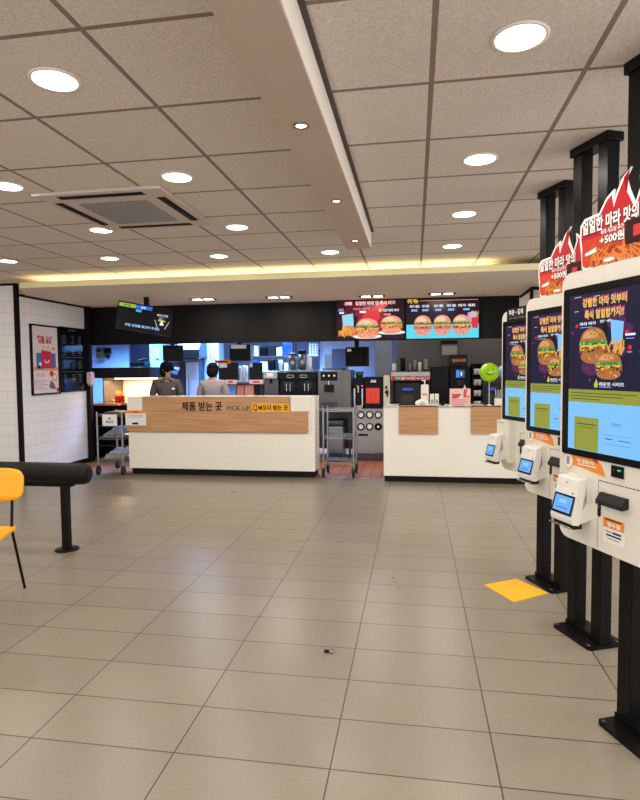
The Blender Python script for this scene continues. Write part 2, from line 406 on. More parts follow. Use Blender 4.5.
# cove light strip hidden behind the lip
o = lamp('AREA', (-1.95, 6.72, ZS+.036), 20, (1, .9, .45), 5.6, (PI, 0, 0), .45, 'RECTANGLE')
# ceiling cassette air conditioner
t = thing('air_conditioner', 'beige square ceiling cassette air conditioner with slotted louvres', 'air conditioner', (-2.03, 3.95, CEIL))
MB().box(-.45, .45, -.48, .48, -.022, 0, mat('unit_beige', (206, 192, 181), .7)).build('panel', t, bev=.006)
b = MB().box(-.24, .24, -.26, .26, -.029, -.021, mat('grille_grey', (150, 138, 126), .7))
for i in range(17): b.box(-.24, .24, -.256+i*.032-.004, -.256+i*.032+.004, -.033, -.027, M_GREYPL)
for i in range(16): b.box(-.24+i*.032-.003, -.24+i*.032+.003, -.26, .26, -.032, -.028, M_GREYPL)
b.build('grille', t)
for k in range(4):
    lv = MB(); lv.X = Matrix.Rotation(k*PI/2, 4, 'Z') @ Matrix.Scale(1, 4)
    d = .40 if k % 2 == 0 else .37
    lv.box(-.30, .30, -d-.03, -d+.03, -.024, -.0215, M_INK); lv.box(-.29, .29, -d-.004, -d+.006, -.03, -.023, M_DKGREY)
    lv.build('louvre', t)

# ================================================================== COUNTERS
t = thing('pickup_counter', 'long white pickup counter with wooden front and black lettering', 'counter', (-2.64, 7.84, 0))
O = (-2.64, 7.84, 0)
CX0, CX1, CY = -3.985, -1.32, 7.5
b = MB(O).box(CX0, CX1, CY+.02, 7.9, .09, .60, M_COUNTER).box(CX0, CX1, CY+.04, 7.9, .60, 1.075, M_COUNTER); b.build('body', t, bev=.006)
MB(O).box(CX0+.02, CX1-.02, CY+.07, 7.88, 0, .09, M_KICK).build('plinth', t)
MB(O).box(CX0-.005, CX1-.09, CY-.02, CY+.04, .615, .90, M_WOOD).build('front_panel', t, bev=.008)
xa, xb = atY(142.5, 400, CY).x, atY(290, 400, CY).x
MB(O).box(xa, xb, CY-.015, CY+.04, .90, 1.10, M_WOOD).build('upper_panel', t, bev=.004)
MB(O).box(CX0, CX1, CY+.04, 7.92, 1.075, 1.097, M_COUNTER).build('worktop', t, bev=.004)
b = MB(O).box(CX0, xa-.004, CY+.0, CY+.04, .90, 1.10, M_COUNTER); b.build('end_block', t, bev=.004)
b = MB(O).box(xb+.004, CX1-.06, CY+.0, CY+.04, .90, 1.10, M_COUNTER); b.build('end_block', t, bev=.004)
b = MB(O)
def pxs(x, y): return atY(x, y, CY-.016)
def ptext(s, x0, x1, yc, hpx, m, bold=.02):
    a, c = pxs(x0, yc), pxs(x1, yc); b.text(s, (a.x+c.x)/2, (a.z+c.z)/2, hpx*7.48/FPX, CY-.0165, m, bold, width=c.x-a.x)
ptext('제품 받는 곳', 181.5, 222, 406.3, 7.5, M_INK, .03)
b.build('lettering', t); b = MB(O)
ptext('PICK UP', 227, 250, 408, 4.5, mat('ink_grey', (70, 60, 52), .6), .012)
b.build('lettering', t)
a, c = pxs(252, 403.5), pxs(289, 411.8)
lb = MB(O).box(a.x, c.x, CY-.018, CY-.015, c.z, a.z, M_YEL); g = lb.build('order_sticker', t)
b = MB(O); b.box(pxs(253.5, 407.6).x, pxs(257, 407.6).x, CY-.0187, CY-.018, c.z+.015, a.z-.015, M_INK); b.box(pxs(254.2, 407.6).x, pxs(256.3, 407.6).x, CY-.0192, CY-.0187, c.z+.03, a.z-.025, M_YEL)
aa, cc = pxs(258.5, 407.6), pxs(288, 407.6); b.text('M오더 받는 곳', (aa.x+cc.x)/2, aa.z, .058, CY-.0187, M_INK, .035, width=cc.x-aa.x); b.build('sticker_lettering', g)
# notice stuck on the left end of the counter front
a, c = atY(125, 410.5, CY-.03), atY(146, 425.5, CY-.03)
n = MB(); n.box(a.x, c.x, CY-.024, CY-.021, c.z, a.z, M_PAPER); n.box(a.x, c.x, CY-.0255, CY-.024, a.z-.04, a.z, M_ORANGE)
n.text('안내문', (a.x+c.x)/2, a.z-.02, .02, CY-.0258, M_INK, .02); 
for i in range(2): n.rect(a.x+.05, c.x-.04, a.z-.075-i*.02, a.z-.068-i*.02, CY-.024, M_GREYPL)
n.rect(a.x+.1, a.x+.19, c.z+.012, c.z+.04, CY-.024, M_INK)
single(n, 'notice', 'orange topped white paper notice stuck on pickup counter front', 'notice')
# right (till) counter
t = thing('till_counter', 'long white till counter with two wooden fold-over panels', 'counter', (.9, 7.85, 0)); O = (.9, 7.85, 0)
RX0, RX1 = -.40, 2.2; CY2 = 7.42
b = MB(O).box(RX0, RX1, CY2, 8.1, .075, .955, M_COUNTER); b.build('body', t, bev=.006)
MB(O).box(RX0+.01, RX1, CY2+.02, 8.08, 0, .075, M_KICK).build('plinth', t)
MB(O).box(RX0-.005, RX1, CY2-.005, 8.12, .955, .965, mat('worktop_grey', (196, 194, 190), .3)).build('worktop', t)
for xx0, xx1 in ((399, 438), (471, 508)):
    x0_, x1_, z0_, z1_ = PB(xx0, 406.8, xx1, 434, CY2)
    q = MB(O).box(x0_, x1_, CY2-.03, CY2, z0_, .985, M_WOOD).box(x0_, x1_, CY2-.03, CY2+.1, .966, .985, M_WOOD); q.build('wood_panel', t, bev=.006)

# ================================================================== KIOSKS
KA = -math.atan2(.917, .40)
def eml(n, c, s=1.): return em('scr_'+n, c, s)
NAVY = eml('navy', (34, 30, 56)); OLIVE = eml('olive', (146, 152, 62)); SKY = eml('sky', (128, 194, 246)); GOLD = eml('gold', (232, 200, 90))
MAGE = eml('magenta', (190, 60, 120)); WHT = eml('white', (240, 244, 250)); BUN = eml('bun', (176, 112, 60)); BUNL = eml('bun_light', (214, 160, 104)); LET = eml('lettuce', (70, 140, 70))
PAT = eml('patty', (150, 96, 52)); FRY = eml('fries', (226, 168, 70)); PURP = eml('purple', (84, 42, 86)); LIME = eml('lime', (190, 200, 40)); SCRED = eml('red', (220, 40, 60)); DKB = eml('dark', (20, 16, 22)); CHS = eml('cheese', (240, 190, 70)); GREYT = eml('grey_text', (70, 96, 130)); OLIVD = eml('olive_text', (70, 76, 40))
CYAN = eml('cyan', (90, 215, 235)); MROON = eml('maroon', (88, 14, 44)); MRED = eml('bright_red', (226, 40, 56)); DKM = eml('dark_maroon', (40, 10, 30)); PINKB = eml('pink_bun', (238, 150, 120)); BLUET = eml('blue_text', (130, 175, 250)); SBLK = eml('black', (8, 8, 10))
def burger(b, cx, cz, wd, ht, y, bun=BUN, bunl=BUNL, pat=PAT, lay=0):
    """a printed burger picture: stacked bun, lettuce, patty"""
    k = .0003
    b.disc(cx, cz-ht*.30, wd*.47, ht*.2, y, bun, 18, t=k)
    p = []
    for i in range(21): p.append((cx-wd*.52+wd*1.04*i/20, cz-ht*.18+(.03 if i % 2 else -.05)*ht))
    for i in range(21): p.append((cx+wd*.52-wd*1.04*i/20, cz+ht*.02+(.04 if i % 2 else 0)*ht))
    b.prism(p, y-2*k, y, pat)
    p = [(cx-wd*.5, cz+ht*.02), (cx+wd*.5, cz+ht*.02), (cx+wd*.4, cz-ht*.06), (cx+wd*.2, cz-ht*.01), (cx, cz-ht*.09), (cx-wd*.25, cz-ht*.01), (cx-wd*.4, cz-ht*.07)]
    b.prism(p, y-3*k, y, CHS)
    p = []
    for i in range(25): p.append((cx-wd*.52+wd*1.04*i/24, cz+ht*.03+(.05 if i % 2 else -.02)*ht))
    for i in range(25): p.append((cx+wd*.5-wd*1.0*i/24, cz+ht*.14+(.06 if i % 2 else 0)*ht))
    b.prism(p, y-4*k, y, LET)
    b.disc(cx, cz+ht*.13, wd*.48, ht*.37, y-k, bun, 24, 0, PI, t=4*k)
    b.disc(cx-wd*.08, cz+ht*.2, wd*.3, ht*.22, y-2*k, bunl, 20, 0, PI, t=4*k)
    sd = int(abs(cx)*1000+wd*100)
    specks(b, cx, cz-ht*.1, wd*.95, ht*.16, y-6*k, (pat, bun, CHS, DKB), 26, sd)
    specks(b, cx, cz-ht*.33, wd*.8, ht*.2, y-6*k, (pat, bunl, bun), 18, sd+1)
    specks(b, cx, cz+ht*.08, wd*1.0, ht*.1, y-6*k, (LET, eml('leaf', (130, 190, 100)), LET, eml('dark_leaf', (30, 80, 44))), 26, sd+2)
    specks(b, cx, cz+ht*.3, wd*.7, ht*.28, y-8*k, (bunl, bun), 14, sd+3)
def specks(b, cx, cz, wd, ht, y, ms, n, seed):
    rn = random.Random(seed)
    for i in range(n):
        a = rn.uniform(0, 2*PI); r = math.sqrt(rn.random()); q = rn.uniform(.018, .045)
        b.disc(cx+r*math.cos(a)*wd*.5, cz+r*math.sin(a)*ht*.5, wd*q*1.5, wd*q, y-.00002*i, ms[i % len(ms)], 6, t=.0002)
def fries(b, cx, cz, wd, ht, y, m, n=14, seed=1, spread=1., tk=None):
    rn = random.Random(seed)
    for i in range(n):
        a = rn.uniform(-.6, .6)*spread; x = cx+rn.uniform(-.5, .5)*wd; z = cz+rn.uniform(-.4, .4)*ht; l = ht*rn.uniform(.3, .5); h = tk or wd*.035
        d = (math.sin(a)*l, math.cos(a)*l); e = (math.cos(a)*h, -math.sin(a)*h)
        b.prism([(x-d[0]-e[0], z-d[1]-e[1]), (x-d[0]+e[0], z-d[1]+e[1]), (x+d[0]+e[0], z+d[1]+e[1]), (x+d[0]-e[0], z+d[1]-e[1])], y-.0004-i*.00002, y, m)
YB = -.12                                                    # cabinet front plane in the kiosk frame
def kiosk_parts(t, du=0., scanner_box=False):
    for s in (-1, 1):
        MB().box(s*.095-.035, s*.095+.035, -.021, .049, .025, CEIL-.045, M_METALB).build('pole', t, bev=.003)
    MB().prism(rrect(-.15, .15, -.10, .12, .02), 0, .016, M_METALB, 'xy').build('base_plate', t, bev=.002)
    sk = MB().box(-.135, .135, -.026, .054, .016, .045, M_METALB)
    for sx in (-1, 1):
        for sy in (-1, 1): sk.lathe([(.01, .0), (.01, .006), (.004, .008)], (sx*.125, sy*.085, .016), M_STEELD, 8)
    sk.build('foot_collar', t)
    MB().box(-.14, .14, -.036, .064, CEIL-.045, CEIL-.001, M_METALB).build('ceiling_bracket', t, bev=.003)
    MB().box(-.15, .10, -.032, .02, 1.0, 1.6, M_METALB).build('mounting_plate', t)
    u0, u1 = -.375+du, .145+du
    c = MB().prism(rrect(u0, u1, .728, 1.855, .055, 8), YB, -.03, M_KIOSK).build('cabinet', t, bev=.012, seg=3)
    y = YB
    b = MB().box(-.135+du, .10+du, y-.0012, y, 1.0085, 1.0105, M_GREYPL).box(-.137+du, -.135+du, y-.0012, y, .74, 1.0105, M_GREYPL)
    for i in range(12): b.box(-.13+du+i*.019, -.12+du+i*.019, y-.0016, y, 1.008, 1.011, M_DKGREY)
    b.build('service_door', c)
    d = MB().prism(rrect(-.355+du, .125+du, 1.09, 1.787, .012), y-.006, y+.005, M_GLASSW).build('display', t)
    # the picture on the screen
    y = y-.0062
    b = MB(); b.rect(-.315+du, .085+du, 1.368, 1.755, y, NAVY, .0003).rect(-.315+du, .085+du, 1.316, 1.368, y, OLIVE, .0003).rect(-.315+du, .085+du, 1.118, 1.316, y, SKY, .0003)
    y -= .0004
    for cx, cz, r in ((-.05, 1.63, .05), (.0, 1.60, .035), (-.18, 1.46, .06), (-.05, 1.52, .05)): b.disc(cx+du, cz, r, r*.6, y, PURP, 16, t=.0002)
    rn = random.Random(3)
    for i in range(16):
        x, z = rn.uniform(-.30, .07)+du, rn.uniform(1.4, 1.64); b.disc(x, z, .003, .006, y-.0002, MAGE, 6, t=.0002)
    b.text('강렬한 마라 맛부터', -.117+du, 1.721, .030, y-.0006, MAGE, .05, width=.242); b.text('강렬한 마라 맛부터', -.117+du, 1.717, .028, y-.0008, GOLD, .03, width=.236)
    b.text('특식 얼얼함까지!!', -.117+du, 1.673, .030, y-.0006, MAGE, .05, width=.216); b.text('특식 얼얼함까지!!', -.117+du, 1.668, .028, y-.0008, GOLD, .03, width=.21)
    b.rect(-.285+du, -.245+du, 1.7445, 1.7465, y, WHT).rect(-.285+du, -.26+du, 1.687, 1.689, y, WHT).rect(-.17+du, -.14+du, 1.738, 1.740, y, WHT)
    b.disc(-.268+du, 1.628, .009, .008, y-.0003, SCRED, 10); 
    b.text('마라 버거', -.205+du, 1.634, .011, y-.0003, WHT, .03, width=.09); b.text('맛있는 세트', -.105+du, 1.637, .009, y-.0003, WHT, .03, width=.06); b.rect(-.25+du, -.18+du, 1.618, 1.621, y, BLUET)
    burger(b, -.172+du, 1.545, .15, .145, y-.001); burger(b, -.082+du, 1.463, .135, .105, y-.004)
    b.disc(-.108+du, 1.60, .013, .04, y-.0008, DKB, 14)
    b.prism([(-.078+du, 1.64), (-.012+du, 1.628), (-.018+du, 1.55), (-.07+du, 1.545)], y-.0012, y, SKY)
    fries(b, -.05+du, 1.535, .08, .05, y-.001, FRY, 16, 2)
    b.disc(.005+du, 1.588, .01, .008, y-.0003, SCRED, 8).rect(-.003+du, .045+du, 1.574, 1.582, y-.0004, WHT).rect(0+du, .04+du, 1.562, 1.565, y, BLUET).disc(.02+du, 1.53, .01, .009, y-.0003, SCRED, 8).rect(.01+du, .03+du, 1.512, 1.515, y, BLUET)
    b.disc(-.152+du, 1.388, .011, .011, y-.0003, LIME, 12).prism([(-.162+du, 1.392), (-.142+du, 1.392), (-.150+du, 1.412)], y-.0004, y, LIME)
    b.text('매운맛 시리즈', -.07+du, 1.392, .012, y-.0003, WHT, .02, width=.13); b.rect(-.135+du, -.07+du, 1.379, 1.382, y, BLUET)
    for i, x1 in enumerate((.06, -.01, -.13)): b.rect(-.297+du, x1+du, 1.352-i*.012, 1.355-i*.012, y, OLIVD)
    b.rect(-.275+du, -.135+du, 1.12, 1.255, y, OLIVE, .0008)
    b.rect(-.262+du, -.15+du, 1.225, 1.229, y-.0006, OLIVD); b.rect(-.25+du, -.165+du, 1.213, 1.215, y-.0006, OLIVD)
    b.text('주문하기', -.04+du, 1.237, .012, y-.0003, GREYT, .0, width=.05); b.rect(-.11+du, .04+du, 1.195, 1.196, y, GREYT).rect(-.10+du, -.06+du, 1.178, 1.182, y, GREYT).rect(-.03+du, .03+du, 1.178, 1.181, y, GREYT).rect(-.11+du, .04+du, 1.16, 1.161, y, GREYT)
    b.build('screen', d)
    y = YB
    s = MB().box(-.062+du, -.004+du, y-.008, y, 1.038, 1.082, M_BLKPL).rect(-.028+du, -.012+du, 1.064, 1.070, y-.0082, em('scanner_green', (60, 220, 150), 1)).rect(-.05+du, -.044+du, 1.064, 1.069, y-.0082, M_CHROME)
    s.build('barcode_scanner', t)
    p = MB(); hs = [(-.0, .968), (-.012, .968), (-.032, .938), (-.032, .922), (-.0, .928)]
    p.prism([(y+a, z) for a, z in hs], -.115+du, .022+du, M_DKGREY, 'yz'); p.build('receipt_slot', t, bev=.003)
    MB().prism(rrect(-.136+du, -.121+du, .865, .922, .0074, 5), y-.004, y, M_INK).lathe([(.0045, 0), (.003, -.004)], (-.1285+du, y-.004, .905), M_CHROME, 10, 'y').build('door_lock', t)
    n = MB().rect(-.106+du, .015+du-.012, .775, .872, y, M_PAPER).rect(-.106+du, .003+du, .833, .872, y-.0007, M_ORANGE)
    n.text('영수증', -.05+du, .847, .016, y-.0016, M_PAPER, .04, width=.07).rect(-.095+du, -.01+du, .863, .868, y-.0014, M_INK)
    n.rect(-.095+du, -.06+du, .816, .821, y-.0007, M_GREYPL).rect(-.055+du, -.012+du, .814, .822, y-.0007, mat('ink_navy', (40, 40, 90), .6)).rect(-.09+du, -.012+du, .802, .808, y-.0007, M_INK).rect(-.085+du, -.02+du, .79, .794, y-.0007, M_GREYPL)
    n.build('receipt_notice', t)
    if not scanner_box:
        q = MB(); q.prism([(-.29+du, 1.088), (-.205+du, 1.088), (-.19+du, 1.095), (-.15+du, 1.09), (-.118+du, 1.068), (-.10+du, 1.03), (-.11+du, 1.028), (-.2+du, 1.04), (-.29+du, 1.048)], y-.0012, y, M_ORANGE)
        q.text('카드 결제는 여기', -.21+du, 1.071, .014, y-.0016, M_PAPER, .04, width=.11).rect(-.26+du, -.15+du, 1.054, 1.058, y-.0014, M_PAPER)
        q.disc(-.318+du, 1.062, .031, .036, y-.0004, M_ORANGE, 24).disc(-.318+du, 1.062, .027, .032, y-.0009, M_PAPER, 24).prism(rrect(-.33+du, -.309+du, 1.046, 1.08, .004, 3), y-.0018, y-.0013, M_GREYPL)
        q.disc(-.15+du, 1.08, .008, .008, y-.0016, M_RED, 10).rect(-.165+du, -.16+du, 1.078, 1.088, y-.0016, M_INK).disc(-.135+du, 1.052, .008, .006, y-.0016, mat('pink', (240, 120, 110), .6), 8)
        q.build('payment_sticker', t)
    # card reader on its bracket
    if scanner_box:
        bx = MB().box(-.36+du, -.20+du, y-.045, y, .79, 1.085, M_KIOSK); bx.rect(-.345+du, -.27+du, 1.065, 1.07, y-.045, M_GREYPL); bx.build('accessory_box', t, bev=.008)
        yo, cx, zt = y-.045, -.30+du, .985
    else: yo, cx, zt = y, -.235+du, 1.01
    hw = .066 if not scanner_box else .055
    MB().prism([(yo, zt+.005), (yo-.03, zt+.005), (yo-.02, zt-.1), (yo-.075, zt-.165), (yo-.07, zt-.19), (yo, zt-.17)], cx-hw*.75, cx+hw*.75+.012, M_KIOSK, 'yz').build('reader_bracket', t, bev=.004)
    r = MB(); prof = [(yo-.03, zt), (yo-.062, zt-.004), (yo-.07, zt-.05), (yo-.098, zt-.165), (yo-.094, zt-.185), (yo-.062, zt-.19), (yo-.034, zt-.06)]
    r.prism(prof, cx-hw, cx+hw, mat('reader_white', (232, 228, 220), .35), 'yz'); rd = r.build('card_reader', t, bev=.006, seg=3)
    # tilted blue screen on the reader
    a = Vector((0, yo-.075, zt-.075)); c2 = Vector((0, yo-.0965, zt-.152)); nn = Vector((0, -.963, .268))
    def quad(mb, f0, f1, lo, hi, off, m):
        p0 = a.lerp(c2, lo); p1 = a.lerp(c2, hi); o_ = nn*off
        vs = [Vector((cx+f0*hw, 0, 0))+p1+o_, Vector((cx+f1*hw, 0, 0))+p1+o_, Vector((cx+f1*hw, 0, 0))+p0+o_, Vector((cx+f0*hw, 0, 0))+p0+o_]
        mb.add(vs, [(0, 1, 2, 3)], m)
    b = MB(); quad(b, -.94, .94, -.02, 1.0, .0036, M_BLKPL); quad(b, -.80, .80, .08, .88, .0042, em('reader_blue', (110, 175, 245), 1)); quad(b, -.4, .3, .25, .45, .0046, em('reader_pale', (150, 200, 250), 1)); quad(b, -.5, .5, .66, .70, .0046, eml('reader_dark', (50, 80, 150)))
    b.build('reader_screen', rd)
    b = MB().box(cx-hw*.95, cx+hw*.95, yo-.085, yo-.045, zt-.205, zt-.186, M_DKGREY).tube([(cx-hw, yo-.1, zt-.198), (cx+hw, yo-.1, zt-.198)], .004, M_CHROME, 8); b.build('card_slot', rd)
    MB().rect(cx-.006, cx+.006, zt-.026, zt-.021, yo-.0705, M_GREYPL).build('logo_print', rd)
    MB().disc(cx+.045, zt-.062, .003, .005, yo-.077, M_INK, 8).build('sensor_hole', rd)
kiosks = [(.886, 2.34, .0, 'white self-order kiosk nearest the camera, cut by the right edge'), (.915, 3.24, -.022, 'white self-order kiosk in the middle of the row, with flame sign'),
          (.90, 4.0, -.045, 'white self-order kiosk farthest from the camera, with black sign on top')]
for i, (x, y, du, l) in enumerate(kiosks):
    t = thing('order_kiosk', l, 'kiosk', (x, y, 0), KA, 'self-order kiosks')
    kiosk_parts(t, du, i == 2)
# flame shaped promotion boards standing on the kiosks
half = [(-.24, 0), (-.262, .012), (-.267, .07), (-.277, .13), (-.274, .19), (-.25, .213), (-.165, .218), (-.128, .265), (-.086, .288), (-.086, .223), (-.075, .27), (-.045, .316), (-.002, .345), (-.026, .312), (-.01, .265), (.02, .205), (.045, .26), (.04, .30), (.085, .262), (.105, .215)]
rest = [(.12, .25), (.165, .22), (.20, .20), (.225, .18), (.232, .12), (.235, .06), (.228, .012), (.21, 0)]
fl = half+rest
def shrink(poly, d):
    n = len(poly); out = []
    for i in range(n):
        a, p, c = Vector(poly[i-1]), Vector(poly[i]), Vector(poly[(i+1) % n])
        e1 = (p-a).normalized(); e2 = (c-p).normalized(); nn = Vector((e1.y, -e1.x))+Vector((e2.y, -e2.x))
        if nn.length < .3: nn = nn.normalized()*.3 if nn.length > 1e-4 else Vector((e1.y, -e1.x))
        nn = nn/ max(nn.length_squared/2, .5)
        out.append(tuple(p+nn*d))
    return out
FR = mat('flame_red', (186, 3, 22), .6); FO = mat('flame_orange', (208, 50, 20), .6); FF = mat('flame_fries', (196, 88, 24), .6); FF2 = mat('flame_fries_light', (226, 130, 48), .6); FF3 = mat('flame_fries_dark', (150, 52, 18), .6); FD = mat('flame_dark', (52, 26, 24), .5); MWH = mat('print_white', (245, 240, 236), .5)
for i, (x, y, du, l) in enumerate(kiosks[:2]):
    c, s_ = math.cos(KA), math.sin(KA)
    ox, oy = -.03+du, -.085
    t = thing('flame_sign', ['red flame shaped fries promotion sign standing on the nearest kiosk', 'red flame shaped fries promotion sign standing on the middle kiosk'][i], 'sign',
              (x+c*ox-s_*oy, y+s_*ox+c*oy, 1.856), KA, 'flame signs on the kiosks')
    MB().prism(fl, -.004, .004, MWH).build('board', t)
    b = MB(); b.prism(shrink(fl, .0115), -.0052, -.0041, FR)
    b.prism(rrect(-.258, .222, .014, .125, .02, 4), -.0060, -.0052, FO)
    b.text('얼얼한 마라 맛의', -.105, .172, .046, -.0072, FD, .06, width=.30); b.text('얼얼한 마라 맛의', -.108, .175, .046, -.0078, MWH, .035, width=.30)
    b.text('마라 시즈닝 추가', -.09, .137, .017, -.0072, MWH, .03, width=.12); b.text('+500원', -.088, .103, .030, -.0075, FD, .07, width=.13); b.text('+500원', -.09, .105, .030, -.0080, MWH, .035, width=.13)
    fries(b, -.09, .045, .27, .075, -.0062, FF, 60, 5, 2.4, .0042); fries(b, -.09, .045, .26, .07, -.0076, FF3, 24, 18, 2.4, .0025); fries(b, -.08, .04, .25, .065, -.0082, FF2, 40, 8, 2.4, .0032)
    b.prism(rrect(-.02, .10, .06, .15, .008, 3), -.0095, -.006, FD); b.rect(.02, .06, .085, .125, -.0096, M_RED)
    b.disc(.0, .03, .1, .02, -.0062, MWH, 20); fries(b, .02, .045, .12, .035, -.007, FF, 16, 11, 2.4, .003)
    b.prism([(-.235, .07), (-.2, .077), (-.175, .083), (-.172, .066), (-.2, .06), (-.235, .058)], -.0105, -.006, MWH); b.disc(-.10, .022, .03, .008, -.0102, MWH, 12)
    b.build('print', t)
x, y, du, l = kiosks[2]
t = thing('black_sign', 'black rectangular sign with white writing on top of farthest kiosk', 'sign', (x+math.cos(KA)*(-.17)-math.sin(KA)*-.128, y+math.sin(KA)*(-.17)+math.cos(KA)*-.128, 1.775), KA)
MB().box(-.17, .17, -.004, .0, 0, .10, M_BLKPL).build('board', t)
b = MB().text('주문 • 결제', -.06, .067, .03, -.0045, MWH, .03, width=.17).text('카드 결제 전용입니다', -.03, .028, .012, -.0045, M_GREYPL, .0, width=.22); b.build('lettering', t)
# yellow floor sticker
q = [(.459, 3.925), (.608, 3.655), (.850, 3.835), (.694, 4.07)]
single(MB().prism(q, 0, .0025, M_YELMAT, 'xy'), 'floor_sticker', 'yellow square standing-spot sticker on floor before farthest kiosk', 'floor sticker')
b = MB().lathe([(.004, 0), (.014, .004), (.016, .011), (.009, .016)], (-.425, 2.86, 0), M_CHROME, 12).box(-.462, -.438, 2.853, 2.868, .0, .012, M_INK)
single(b, 'floor_debris', 'tiny crumpled scrap of foil lying on the tiled floor', 'litter')

# ================================================================== LEAN RAIL + CHAIR
t = thing('leaning_rail', 'black padded leaning rail on a round-footed post at left', 'rail', (-2.82, 4.25, 0)); O = (-2.82, 4.25, 0)
b = MB(O); pr = [(0, -.005), (.06, -.003), (.085, .01), (.098, .035), (.1, .07)]
pts = [(-2.6-a, 4.25, .630) for a in (0, .004, .018, .045, .09)] + [(-3.4, 4.25, .630), (-4.6, 4.25, .630)]
b.tube(pts, [.03, .058, .077, .085, .088, .088, .088], M_VINYL, 24); b.build('cushion', t)
MB(O).tube([(-3.40, 4.25, .630), (-3.385, 4.25, .630)], [.087, .087], M_VINYL, 24).build('seam_band', t)
for px0 in (-2.82, -4.3):
    MB(O).box(px0-.031, px0+.031, 4.225, 4.275, .01, .53, M_METALB).build('post', t, bev=.004)
    MB(O).lathe([(.095, 0), (.095, .008), (.085, .012), (.0001, .012)], (px0, 4.25, 0), M_METALB, 28).build('foot_plate', t)
MB(O).box(-4.6, -2.75, 4.22, 4.28, .525, .545, M_METALB).build('under_bar', t)
# yellow chair facing left and toward the camera
CA = math.radians(198)       # chair local +y is its front
t = thing('cafe_chair', 'yellow moulded chair with thin black metal legs, cut by left edge', 'chair', (-2.673, 3.10, 0), CA)
bk = MB(); nU, nV = 14, 8
def back_pt(i, j, off):
    a = -1+2*i/nU; v = -1+2*j/nV
    r = .0
    x = .24*a; z = .745+.105*v
    # rounded corners
    ax, az = abs(a), abs(v)
    e = (ax**4+az**4)**.25
    if e > 1: x /= e; z = .745+(z-.757)/e
    y = -.20+.05*(x/.24)**2 + off - .02*(v)
    return (x, y, z)
for off in (0, .012):
    vs = [back_pt(i, j, off) for j in range(nV+1) for i in range(nU+1)]
    fs = [(j*(nU+1)+i, j*(nU+1)+i+1, (j+1)*(nU+1)+i+1, (j+1)*(nU+1)+i) for j in range(nV) for i in range(nU)]
    if off: fs = [f[::-1] for f in fs]
    bk.add(vs, fs, M_YEL, True)
N = (nU+1)*(nV+1); ring = [i for i in range(nU+1)]+[j*(nU+1)+nU for j in range(1, nV+1)]+[nV*(nU+1)+i for i in range(nU-1, -1, -1)]+[j*(nU+1) for j in range(nV-1, 0, -1)]
for k in range(len(ring)): bk.f.append([ring[k], ring[(k+1) % len(ring)], N+ring[(k+1) % len(ring)], N+ring[k]][::-1]); bk.m.append(0); bk.sm.append(False)
bk.build('backrest', t)
st = MB().prism(rrect(-.185, .185, -.185, .2, .05, 6), .445, .46, M_YEL, 'xy'); st.build('seat', t, bev=.005)
for s in (-1, 1):
    MB().tube([(s*.15, -.194, .80), (s*.15, -.188, .6), (s*.15, -.165, .44)], .009, M_METALB, 10).build('back_post', t)
    MB().tube([(s*.15, -.165, .442), (s*.17, -.30, 0)], .009, M_METALB, 10).build('leg', t)
    MB().tube([(s*.15, .15, .442), (s*.17, .21, 0)], .009, M_METALB, 10).build('leg', t)
MB().tube([(-.15, -.165, .438), (-.15, .15, .438), (.15, .15, .438), (.15, -.165, .438), (-.15, -.165, .438)], .008, M_METALB, 8).build('seat_frame', t)

# ================================================================== LEFT WALL BOARDS
def wallboard(name, label, cat, y0, y1, z0, z1):
    t = thing(name, label, cat, (-5.2, (y0+y1)/2, z0), PI/2); return t, (y1-y0)/2, z1-z0
t, hw, hh = wallboard('poster', 'white framed poster of a red gift box with handles, left of black board', 'poster', 7.14, 7.765, 1.135, 2.12)
b = MB(); 
for a in ((-hw, hw, 0, .022), (-hw, hw, hh-.022, hh), (-hw, -hw+.022, 0, hh), (hw-.022, hw, 0, hh)): b.box(a[0], a[1], -.03, 0, a[2], a[3], M_TRIM)
b.build('frame', t)
b = MB().box(-hw+.02, hw-.02, -.014, -.002, .02, hh-.02, mat('poster_white', (232, 220, 214), .5)); y = -.0145
PR = mat('poster_red', (196, 24, 44), .5); PBL = mat('poster_blue', (72, 100, 150), .5); PGR = mat('poster_brown', (120, 92, 78), .6)
b.text('해피 스낵', 0, hh*.815, .05, y, PR, .05, width=.33); b.text('선물 세트', 0, hh*.765, .045, y, PR, .05, width=.3); b.rect(-.12, .14, hh*.735, hh*.738, y, PGR).rect(-.1, .1, hh*.885, hh*.889, y, M_TAN)
b.rect(-hw+.03, hw-.03, hh*.345, hh*.40, y, M_TAN)
b.rect(-.20, -.03, hh*.37, hh*.60, y-.0005, PBL).rect(.12, .235, hh*.39, hh*.60, y-.0005, PBL)
b.prism([(-.09, hh*.38), (.16, hh*.38), (.13, hh*.62), (-.09, hh*.64)], y-.002, y-.001, PR)
for k in (-.03, .07):
    pts = [(k-.05+.1*i/12, hh*.62+math.sin(PI*i/12)*.085) for i in range(13)]; pin = [(k+(a-k)*.6, hh*.62+(c-hh*.62)*.75) for a, c in pts]
    b.prism(pts+pin[::-1], y-.0015, y-.0005, M_TAN)
b.disc(.19, hh*.665, .05, .022, y, M_TAN, 12)
pts = [(.03-.06*math.cos(PI*i/12), hh*.5-.045*math.sin(PI*i/12)) for i in range(13)]; pin = [(.03-.045*math.cos(PI*i/12), hh*.5+.004-.03*math.sin(PI*i/12)) for i in range(13)]
b.prism(pts+pin[::-1], y-.003, y-.002, MWH)
b.disc(-.12, hh*.44, .03, .03, y-.0012, MWH, 10).disc(.17, hh*.42, .025, .05, y-.0012, PGR, 10).disc(-.15, hh*.40, .03, .025, y-.0014, M_INK, 10)
b.text('기간 한정', -.13, hh*.28, .04, y, mat('poster_pink', (220, 120, 140), .5), .03, width=.2)
for i in range(5): b.rect(-hw+.05, -.03 if i % 2 else .03, hh*(.20-.03*i), hh*(.206-.03*i), y, PGR)
